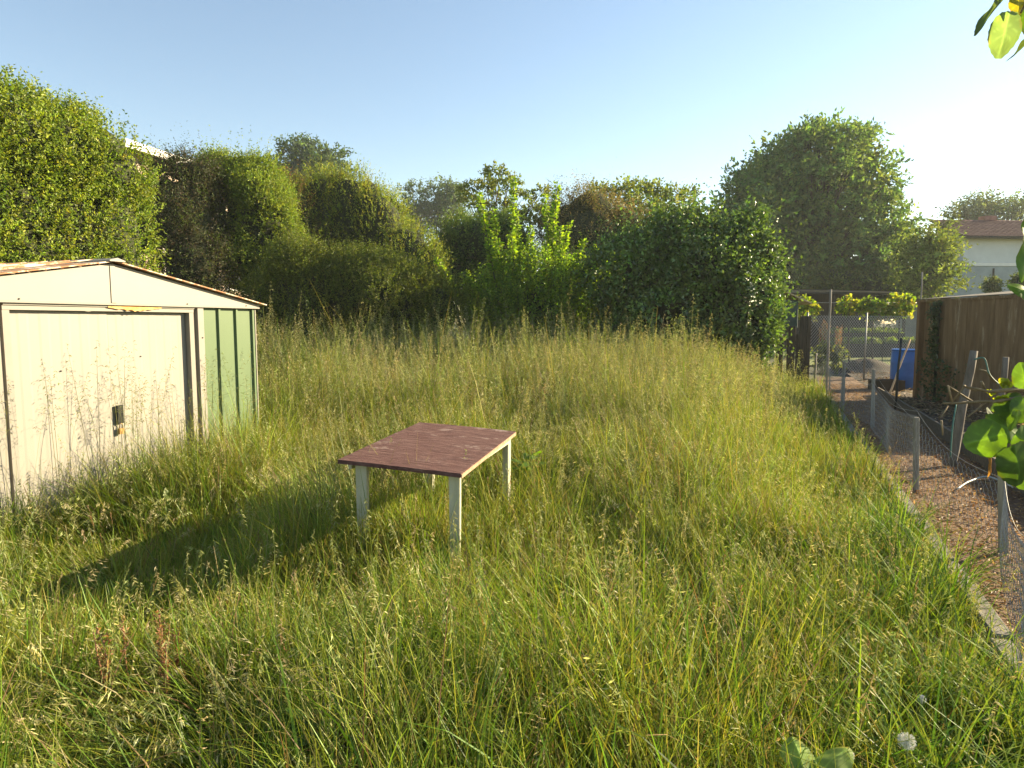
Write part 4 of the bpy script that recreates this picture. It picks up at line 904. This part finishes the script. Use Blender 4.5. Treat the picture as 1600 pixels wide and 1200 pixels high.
# wire ties, hose
def hose(label, pts, r, mat, name='garden_hose', cat='hose'):
    P_ = [Vector(p) for p in pts]; out = []
    for i in range(len(P_) - 1):
        p0, p1, p2, p3 = P_[max(i - 1, 0)], P_[i], P_[i + 1], P_[min(i + 2, len(P_) - 1)]
        for s in np.linspace(0, 1, 7)[:-1]:
            out.append(.5 * ((2 * p1) + (p2 - p0) * s + (2 * p0 - 5 * p1 + 4 * p2 - p3) * s * s + (3 * p1 - p0 - 3 * p2 + p3) * s ** 3))
    out.append(P_[-1]); return tag(MB().tube(out, r, 7).build(name, mat), label, cat)
hose('pale hose lying over the dug soil', [G(1496, 764, .13), G(1515, 752, .15), G(1545, 745, .14), G(1580, 760, .12), G(1640, 790, .12)], .008, HOSEM)
hose('green plastic cord hanging beside the leaning stake', [P(1522, 562, 6.85), P(1538, 560, 6.8), P(1546, 585, 6.75), P(1560, 600, 6.75)], .008, GREENTWINE, 'plastic_cord', 'cord')
hose('thin green cane leaning low against the thick stake', [P(1485, 715, 6.75), P(1488, 670, 6.75), P(1494, 632, 6.8)], .008, GREENTWINE, 'garden_cane', 'cane')

# ------------------------------------------------------------------ gate, hutch, chain link fence, vines, shelter
GY = 15.6
gt = empty('wooden_gate', (*P(1240, 560, GY).xy, 0), 0, 'dark old board gate between the broadleaf shrub and the wire fence', 'gate')
gx = P(1240, 560, GY).x
random.seed(2)
for (pa, pb2, ty) in ((1213, 1223, 505), (1229, 1241, 510), (1243, 1249, 522), (1248, 1258, 494), (1259, 1265, 494)):
    xa, xb = P(pa, 550, GY).x - gx, P(pb2, 550, GY).x - gx
    MB().box(xa, xb, random.uniform(-.04, -.02), random.uniform(.0, .02), 0, P(1240, ty, GY).z).build('board', OLDWOOD, gt, .004)
MB().box(P(1211, 550, GY).x - gx, P(1262, 550, GY).x - gx, .02, .06, 1.15, 1.27).build('rail', OLDWOOD, gt)
MB().box(P(1211, 550, GY).x - gx, P(1262, 550, GY).x - gx, .02, .06, .35, .45).build('rail', OLDWOOD, gt)
hx = P(1228, 490, 16.3); hut = empty('garden_cabinet', (hx.x, hx.y, 0), .1, 'dark green cabinet with slanting beige lid behind the board gate', 'cabinet')
MB().box(-.22, .20, -.2, .3, 1.45, 2.12).build('body', DKGREEN, hut, .01)
for sx in (-.16, .14): MB().box(sx - .03, sx + .03, -.1, .0, 0, 1.45).build('leg', OLDWOOD, hut)
MB().hexa([(-.26, -.28, 2.34), (.50, -.28, 2.02), (.50, .4, 2.02), (-.26, .4, 2.34), (-.26, -.28, 2.37), (.50, -.28, 2.05), (.50, .4, 2.05), (-.26, .4, 2.37)]).build('lid', BEIGE, hut)
# chain link fence across the back of the plot
cl = empty('chain_link_fence', (0, 0, 0), 0, 'chain link fence crossing behind the plot between gate and barrel', 'fence')
a = P(1262, 500, 17.0); b = P(1440, 500, 18.2); a = Vector((a.x, a.y, .1)); b = Vector((b.x, b.y, .1)); HL = 1.66; L_ = (b - a).length
m = MB(); cs = .085
n = int((L_ + HL) / cs)
for i in range(n):
    for sgn in (1, -1):
        u0 = i * cs - (HL if sgn > 0 else 0); u1 = u0 + HL; z0, z1 = (0, HL) if sgn > 0 else (HL, 0)
        ua, za, ub, zb3 = u0, z0, u1, z1
        if ua < 0: za = z0 + (z1 - z0) * (0 - u0) / HL; ua = 0
        if ub > L_: zb3 = z0 + (z1 - z0) * (L_ - u0) / HL; ub = L_
        if ub <= ua: continue
        thin(m, a.lerp(b, ua / L_) + Vector((0, 0, za)), a.lerp(b, ub / L_) + Vector((0, 0, zb3)), .0055)
m.build('wire_mesh', WIRE, cl)
for s in (0.0, .5, 1.0):
    p = a.lerp(b, s); MB().tube([p, p + Vector((0, 0, HL + .08))], .022, 8).build('post', WIRE, cl)
# grape vines on a wire
gw = empty('vine_trellis', (0, 0, 0), 0, 'slim post and wire trellis carrying the row of grape vines', 'trellis')
VY = 22.0
for px in (1262, 1320, 1383): p = P(px, 470, VY); MB().tube([(p.x, p.y, .05), (p.x, p.y, p.z + (.05 if px != 1320 else -.1))], .016, 6).build('post', OLDWOOD, gw)
p, q = P(1255, 473, VY), P(1432, 473, VY); MB().tube([p, q], .012, 5).build('wire', WIRE, gw)
for (px, py, wpx, hpx, lab) in ((1256, 484, 38, 34, 'yellow green grape vine nearest the dark green cabinet'), (1327, 482, 24, 24, 'small round yellow green grape vine between two trellis posts'), (1364, 484, 40, 28, 'wide yellow green grape vine left of the largest vine'), (1406, 480, 42, 36, 'largest yellow green grape vine at the brown shed end of the wire')):
    v = empty('grape_vine', (0, 0, 0), 0, lab, 'vine', 'grape vines on the trellis wire'); e = EP(px, py, VY, wpx, hpx, .3)
    acc = NP(); n = int(wpx * 3.4); B, Nn = ell_shell([e], n, .35, .2, 3, px, .8)
    sprigs(acc, B, unit(Nn * .6 + np.array([0, 0, .5]) + rnd_dir(n) * .5), .16, 4, .15, .85, [(.26, .33, .03), (.21, .31, .025), (.32, .31, .05), (.17, .27, .025)], .6)
    acc.build('leaves', LEAFT, v); c = Vector(e[:3]); MB().tube([(c.x + .1, c.y, .05), (c.x + .02, c.y, .8), (c.x, c.y, c.z)], [.035, .03, .02], 6).build('trunk', BARK, v)
# open dark shelter under the trees
sp = P(1316, 500, 37); sh = empty('open_shelter', (sp.x, sp.y, 0), 0, 'dark open sided shelter with flat roof beneath the big tree', 'shelter')
w2 = 165 / FPX * 37 / 2
MB().hexa([(-w2, -1.2, 3.1), (w2, -1.2, 3.0), (w2, 2.4, 3.3), (-w2, 2.4, 3.4), (-w2, -1.2, 3.22), (w2, -1.2, 3.12), (w2, 2.4, 3.42), (-w2, 2.4, 3.52)]).build('roof', BLACK, sh)
for sx in (-w2 + .1, -w2 * .33, w2 * .33, w2 - .1): MB().box(sx - .06, sx + .06, -1.05, -.93, 0, 3.02).build('post', OLDWOOD, sh)
MB().box(-w2, w2, 2.2, 2.3, 0, 3.3).build('back_wall', OLDWOOD, sh)
MB().box(-w2 + .05, w2 - .05, -1.0, -.95, 1.75, 2.05).build('rail', OLDWOOD, sh)
# raised beds with plants
rb_g = 'raised beds on the far lawn'
for (px0, px1, Y, z1, lab) in ((1300, 1365, 30, .62, 'long dark boarded raised bed on the lawn, nearer the tall pole'), (1368, 1440, 30.4, .60, 'dark boarded raised bed on the lawn behind the blue barrel'), (1300, 1400, 34, 1.0, 'higher boarded raised bed at the back of the lawn')):
    p0, p1 = P(px0, 530, Y), P(px1, 530, Y); r = empty('raised_bed', ((p0.x + p1.x) / 2, Y, .06), 0, lab, 'raised bed', rb_g); w = (p1.x - p0.x) / 2
    m = MB()
    for zz in np.arange(0, z1 - .1, .2): m.box(-w, w, -.62, -.58, zz, zz + .19).box(-w, w, .58, .62, zz, zz + .19).box(-w, -w + .04, -.58, .58, zz, zz + .19).box(w - .04, w, -.58, .58, zz, zz + .19)
    m.build('frame', OLDWOOD, r); MB().box(-w + .04, w - .04, -.58, .58, .02, z1 - .12).build('bed_soil', SOIL, r)
    n = 190; acc = NP(); B = np.stack([RNG.uniform(-w, w, n), RNG.uniform(-.5, .5, n), np.full(n, z1 - .1)], -1); sprigs(acc, B, np.array([[0, 0, 1]]) + rnd_dir(n) * .5, .3, 5, .22, .6, [(.12, .19, .03), (.16, .22, .05)], .7); acc.build('seedlings', LEAFT, r)
# compost heap, red flowering plants
m = MB(); hp = P(1352, 585, 20.5)
nu, nv = 24, 8; vs = []; fs = []
for j in range(nv + 1):
    for i in range(nu):
        r = j / nv; an = 2 * math.pi * i / nu; k = 1 + .1 * math.sin(3 * an) + .06 * math.sin(7 * an)
        vs.append((hp.x + 1.5 * r * k * math.cos(an), hp.y + 1.0 * r * k * math.sin(an), .06 + .42 * (math.cos(math.pi * r) * .5 + .5) + .02 * math.sin(20 * an + 9 * r)))
for j in range(nv):
    for i in range(nu): fs.append((j * nu + i, j * nu + (i + 1) % nu, (j + 1) * nu + (i + 1) % nu, (j + 1) * nu + i))
m.add(vs, fs, True); tag(m.build('soil_heap', SOIL), 'low brown heap of dug soil left of the blue barrel', 'soil heap')
for (px, py, lab) in ((1288, 500, 'taller red spired sorrel plant left of the tall pole'), (1309, 508, 'shorter red spired sorrel plant right of the tall pole')):
    v = empty('flowering_sorrel', (0, 0, 0), 0, lab, 'plant', 'red spired sorrel plants'); acc = NP(); acc2 = NP(); mb = MB(); c = P(px, py, 18.9)
    for k in range(9):
        t = Vector((c.x + random.uniform(-.16, .16), c.y + random.uniform(-.1, .1), c.z - random.uniform(0, .25))); mb.tube([(t.x * .7 + c.x * .3, t.y, .08), (t.x, t.y, t.z)], .008, 4)
        acc = NP(); n = 16; B = np.stack([np.full(n, t.x) + RNG.normal(0, .012, n), np.full(n, t.y), np.linspace(t.z - .45, t.z, n)], -1); sprigs(acc, B, np.array([[0, 0, 1]]) + rnd_dir(n) * .6, .06, 4, .04, .6, [(.34, .16, .09), (.42, .24, .13)], .6); acc.build('flower_spike', LEAF, v)
        n = 9; B = np.stack([np.full(n, t.x) + RNG.normal(0, .12, n), np.full(n, t.y), RNG.uniform(.3, t.z - .5, n)], -1); sprigs(acc2, B, np.array([[0, 0, .5]]) + rnd_dir(n), .1, 4, .13, .5, [(.14, .18, .03), (.20, .22, .05)], .6)
    acc2.build('leaves', LEAFT, v); mb.build('stems', STEM, v)

# ------------------------------------------------------------------ power lines far left of the middle
for k, (y0_, y1_) in enumerate(((328, 334), (336, 342), (344, 349))):
    a, b = P(560, y0_ - 3, 58), P(800, y1_ + 3, 66); pts = []
    for s in np.linspace(0, 1, 14): q = a.lerp(b, s); q.z -= 1.0 * math.sin(math.pi * s) * .4; pts.append(q)
    tag(MB().tube(pts, .022, 4).build('power_line', CABLE), ('highest', 'middle', 'lowest')[k] + ' of three thin power lines crossing the gap between far trees', 'cable', 'power lines across the gap')

# ------------------------------------------------------------------ foreground: vine at the right edge
def big_leaf(acc, c, tip, nrm, size, asp, col, cup=.12, teeth=.04):
    """rounded leaf with a pointed tip, cupped, as a fan of quads"""
    c = np.array(c); T = np.array(tip, float); T /= np.linalg.norm(T); N_ = np.array(nrm, float); N_ -= T * (N_ @ T); N_ /= np.linalg.norm(N_); B = np.cross(T, N_)
    nr, na = 6, 36; V = []; K_ = []; ph = random.uniform(0, 6)
    for j in range(nr + 1):
        r = j / nr
        for i in range(na):
            an = 2 * math.pi * i / na; ca, sa = math.cos(an), math.sin(an)
            rad = .5 * (1 + .22 * max(0, ca) ** 8 - .16 * max(0, -ca) ** 6 + teeth * (i % 2) * (j == nr))
            x, y = ca * rad * r, sa * rad * r * asp
            h = -cup * abs(y) * 1.6 - cup * 1.2 * x * x + .022 * math.sin(11 * x + 7 * abs(y) + ph) * r + .02 * math.sin(3 * an + ph) * r * r
            V.append(c + size * (T * x + B * y + N_ * h))
            vein = max(0, 1 - abs(y) * 26) * .55 + max(0, math.sin(26 * (x - .8 * abs(y)))) ** 10 * .35 * (r < .95); K_.append(np.array(col) * (1 + vein) * (1 + .22 * math.sin(5 * x + ph) * math.sin(6 * y + 2 * ph)) * (np.array([1.5, .9, .8]) if (r > .9 and math.sin(2 * an + ph) > .8) else 1))
    F = [(j * na + i, j * na + (i + 1) % na, (j + 1) * na + (i + 1) % na, (j + 1) * na + i) for j in range(nr) for i in range(na)]
    acc.add(np.array(V), np.array(F), np.array(K_))
VINEG = [(.12, .22, .02), (.15, .25, .025), (.10, .19, .02)]
vn = empty('climbing_vine', (1.42, 1.5, 0), 0, 'leafy climber with bare pruned twigs hanging in at the right edge', 'climber'); vo = np.array([1.42, 1.5, 0])
acc = NP()
def LF(px, py, Y, wpx, ang, nrm, asp=.95, col=None, cup=.12):
    c = np.array(P(px, py, Y)) - vo; s = wpx / FPX * Y; T = (math.cos(math.radians(ang)), .15, math.sin(math.radians(ang)))
    big_leaf(acc, c, T, nrm, s, asp, col or random.choice(VINEG), cup)
sd = tuple(sdir)
LF(1545, 684, 1.30, 58, 200, (-.3, -.9, .25), 1.05); LF(1572, 668, 1.34, 56, 150, (.3, -.8, .5), .9); LF(1590, 722, 1.25, 72, -70, (.2, -.9, -.2), .9, (.05, .10, .02))
LF(1580, 640, 1.36, 50, 60, (.1, -.7, .7), .9, (.06, .11, .02)); LF(1556, 655, 1.4, 36, 120, (.5, -.6, .6), .8, (.05, .09, .02)); LF(1600, 590, 1.3, 40, 95, (-.2, -.9, .3), .8); LF(1598, 640, 1.33, 46, 20, (.6, -.7, .3), .9)
LF(1603, 690, 1.3, 52, -30, (.1, -.95, .1), .95); LF(1575, 628, 1.38, 44, -150, (.0, -.3, .95), .9, (.07, .12, .03)); LF(1587, 655, 1.28, 34, -100, (.4, -.9, .1), .9); LF(1610, 740, 1.28, 60, 190, (0, -.9, .3), .9)
LF(1603, 405, 1.2, 84, 82, (.55, -.8, .1), .42); LF(1600, 455, 1.24, 40, 150, (0, -.7, .7), .8); LF(1610, 350, 1.25, 50, 70, (.5, -.8, .1), .6)
LF(1571, 48, 1.15, 62, -95, (-.35, -.9, .15), .66, (.17, .26, .14)); LF(1553, 16, 1.15, 66, -120, (.93, -.15, .3), .6, (.08, .12, .04)); LF(1600, 70, 1.12, 50, -125, (.9, -.2, .2), .5, (.08, .12, .04)); LF(1592, 2, 1.16, 34, -80, (0, -.9, .3), .8, (.3, .27, .03)); LF(1615, 20, 1.2, 60, -80, (.2, -.9, .2), .9)
for k in range(26):   # the rest of the plant, out of frame
    LF(random.uniform(1625, 1900), random.uniform(-120, 900), random.uniform(1.2, 1.9), random.uniform(40, 62), random.uniform(0, 360), (random.uniform(-.5, .5), -.7, random.uniform(-.2, .8)), .9)
for (px, py, s) in ((1572, 601, 15), (1564, 622, 12), (1548, 616, 8), (1570, 622, 10)):
    for q in range(5): LF(px + random.uniform(-5, 5), py + random.uniform(-5, 5), 1.35, s, random.uniform(0, 360), tuple(rnd_dir(1)[0] + np.array([0, -1, 0])), .8, (.28, .32, .03))
acc.build('leaves', LEAFT, vn)
mb = MB()
def tw(pts, r0, r1): 
    q = [P(*p) - Vector(vo) for p in pts]; n = len(q); mb.tube(q, [r0 + (r1 - r0) * i / (n - 1) for i in range(n)], 7)
tw([(1700, 1200, 1.5), (1690, 900, 1.5), (1680, 620, 1.45), (1670, 300, 1.35), (1660, -60, 1.25)], .014, .008)
tw([(1682, 640, 1.45), (1620, 607, 1.36), (1568, 610, 1.34), (1545, 612, 1.33), (1508, 604, 1.33)], .006, .0022)
tw([(1600, 620, 1.36), (1550, 628, 1.34), (1540, 627, 1.34), (1490, 630, 1.33), (1473, 630, 1.33)], .0035, .002)
tw([(1508, 604, 1.33), (1504, 603, 1.33)], .003, .0025)
tw([(1520, 628, 1.34), (1492, 610, 1.34), (1483, 604, 1.34)], .0022, .0014); tw([(1488, 630, 1.33), (1481, 602, 1.33)], .002, .0018); tw([(1490, 625, 1.33), (1507, 604, 1.33), (1525, 611, 1.33)], .002, .0018)
tw([(1541, 611, 1.34), (1533, 596, 1.34)], .0022, .0026); tw([(1541, 628, 1.34), (1516, 648, 1.34), (1512, 652, 1.34)], .0018, .0018); tw([(1481, 634, 1.33), (1473, 648, 1.33), (1467, 652, 1.33)], .0016, .0012)
tw([(1556, 598, 1.33), (1540, 580, 1.33), (1530, 577, 1.33)], .0016, .0016); tw([(1562, 712, 1.3), (1546, 713, 1.3)], .002, .0016); tw([(1600, 692, 1.3), (1575, 696, 1.3), (1558, 712, 1.3)], .0016, .0012)
tw([(1665, 420, 1.4), (1620, 470, 1.3), (1600, 440, 1.22)], .003, .0016); tw([(1662, -40, 1.25), (1610, -10, 1.18), (1595, 20, 1.15)], .003, .0014)
tw([(1471, 657, 1.33), (1473, 680, 1.33)], .0022, .0012)
mb.build('stems', VINEBARK, vn)
acc = NP(); big_leaf(acc, np.array(P(1549, 726, 1.3)) - vo, (.15, .1, -1.), (.3, -.9, .1), .045, .22, (.34, .17, .06), .3, .1); acc.build('dry_leaf', LEAF, vn)

# ------------------------------------------------------------------ small plants in the grass
def clock(label, px, py, Y, r):
    c = P(px, py, Y); d = empty('dandelion_clock', (c.x, c.y, 0), 0, label, 'dandelion', 'dandelion clocks in the foreground grass')
    MB().tube([(.02, .02, 0), (.01, .0, c.z * .5), (0, 0, c.z)], [.003, .0026, .002], 6).build('stem', STEM, d)
    m = MB()
    for k in range(150):
        q = Vector(rnd_dir(1)[0]); t = Vector((0, 0, c.z)) + q * r; thin(m, Vector((0, 0, c.z)), t, .00035)
        for j in range(6): thin(m, t, t + (q * .4 + Vector(rnd_dir(1)[0]) * .9).normalized() * r * .33, .0004)
    m.build('seed_head', FLUFF, d)
clock('fluffy white dandelion clock near the bottom right corner', 1417, 1158, 1.95, .021)
clock('half blown dandelion head in shade at the lower right', 1440, 1092, 2.25, .012)
clock('small pale dandelion head near the bottom, left of the fluffy clock', 1327, 1180, 1.95, .012)
def rosette(label, px, py, Y, n, size, asp, cols, name='broad_leaved_weed', cat='weed', z=0.0, up=.5, stem=.12):
    c = P(px, py, Y); e = empty(name, (c.x, c.y, 0), 0, label, cat); acc = NP(); m = MB()
    for k in range(n):
        a = 2 * math.pi * k / n + random.uniform(-.4, .4); el = random.uniform(.1, up); T = np.array([math.cos(a), math.sin(a), el - .1]); q = np.array([0, 0, c.z]) + T * size * random.uniform(.5, .95) + np.array([0, 0, random.uniform(-.06, .05)])
        big_leaf(acc, q, T, (T[0] * -.4, T[1] * -.4, 1), size * random.uniform(.8, 1.2), asp, cols[k % len(cols)], .2, .05); m.tube([(0, 0, 0), tuple(q * np.array([.4, .4, .8])), tuple(q - T * size * .4)], .003, 5)
    acc.build('leaves', LEAFT, e); m.build('stems', STEM, e); return e
rosette('large pale green burdock leaves at the bottom edge, right of centre', 1262, 1235, 1.72, 8, .12, .8, [(.20, .31, .06), (.24, .34, .08)])
rosette('bright green broad leaved weed just right of the table', 826, 722, 5.6, 9, .13, .7, [(.13, .24, .03), (.16, .27, .04)], up=.9)
rosette('bright green leafy weed low in the grass at bottom left of centre', 500, 1130, 2.15, 8, .09, .8, [(.10, .20, .03), (.13, .23, .03)], up=.8)
rosette('low round leaved weed in the dark grass at lower right', 1240, 850, 4.0, 8, .10, .6, [(.08, .15, .03)], up=.7)
dk = empty('red_dock', (*P(225, 1100, 2.5).xy, 0), 0, 'rusty red dock stalks in the grass at bottom left', 'dock'); acc = NP(); m = MB()
for k in range(11):
    x, y = random.uniform(-.14, .14), random.uniform(-.12, .12); hgt = random.uniform(.26, .46)
    m.tube([(x * .6, y * .6, 0), (x, y, hgt * .6), (x * 1.1, y * 1.2, hgt)], [.005, .004, .002], 5)
    acc = NP(); n = 16; B = np.stack([np.full(n, x), np.full(n, y), np.linspace(hgt * .55, hgt, n)], -1); sprigs(acc, B, np.array([[0, 0, 1]]) + rnd_dir(n) * .5, .03, 3, .022, .5, [(.30, .14, .07), (.36, .20, .10)], .6); acc.build('seed_spike', LEAF, dk)
m.build('stems', noise_mat('red_stalk', [(.3, (.22, .09, .045)), (.7, (.32, .16, .08))], 9, rough=.7), dk)

# ------------------------------------------------------------------ evening haze
hm, ht, ho = new_mat('haze_air'); pv = ht.nodes.new('ShaderNodeVolumePrincipled')
pv.inputs['Color'].default_value = (.86, .92, .96, 1); pv.inputs['Density'].default_value = .0006; pv.inputs['Anisotropy'].default_value = .2
ht.links.new(pv.outputs[0], ho.inputs['Volume'])
tag(MB().box(-140, 140, -30, 135, -1.2, 23).build('haze', hm), 'faint pale evening haze filling the air over the gardens', 'haze', kind='stuff')
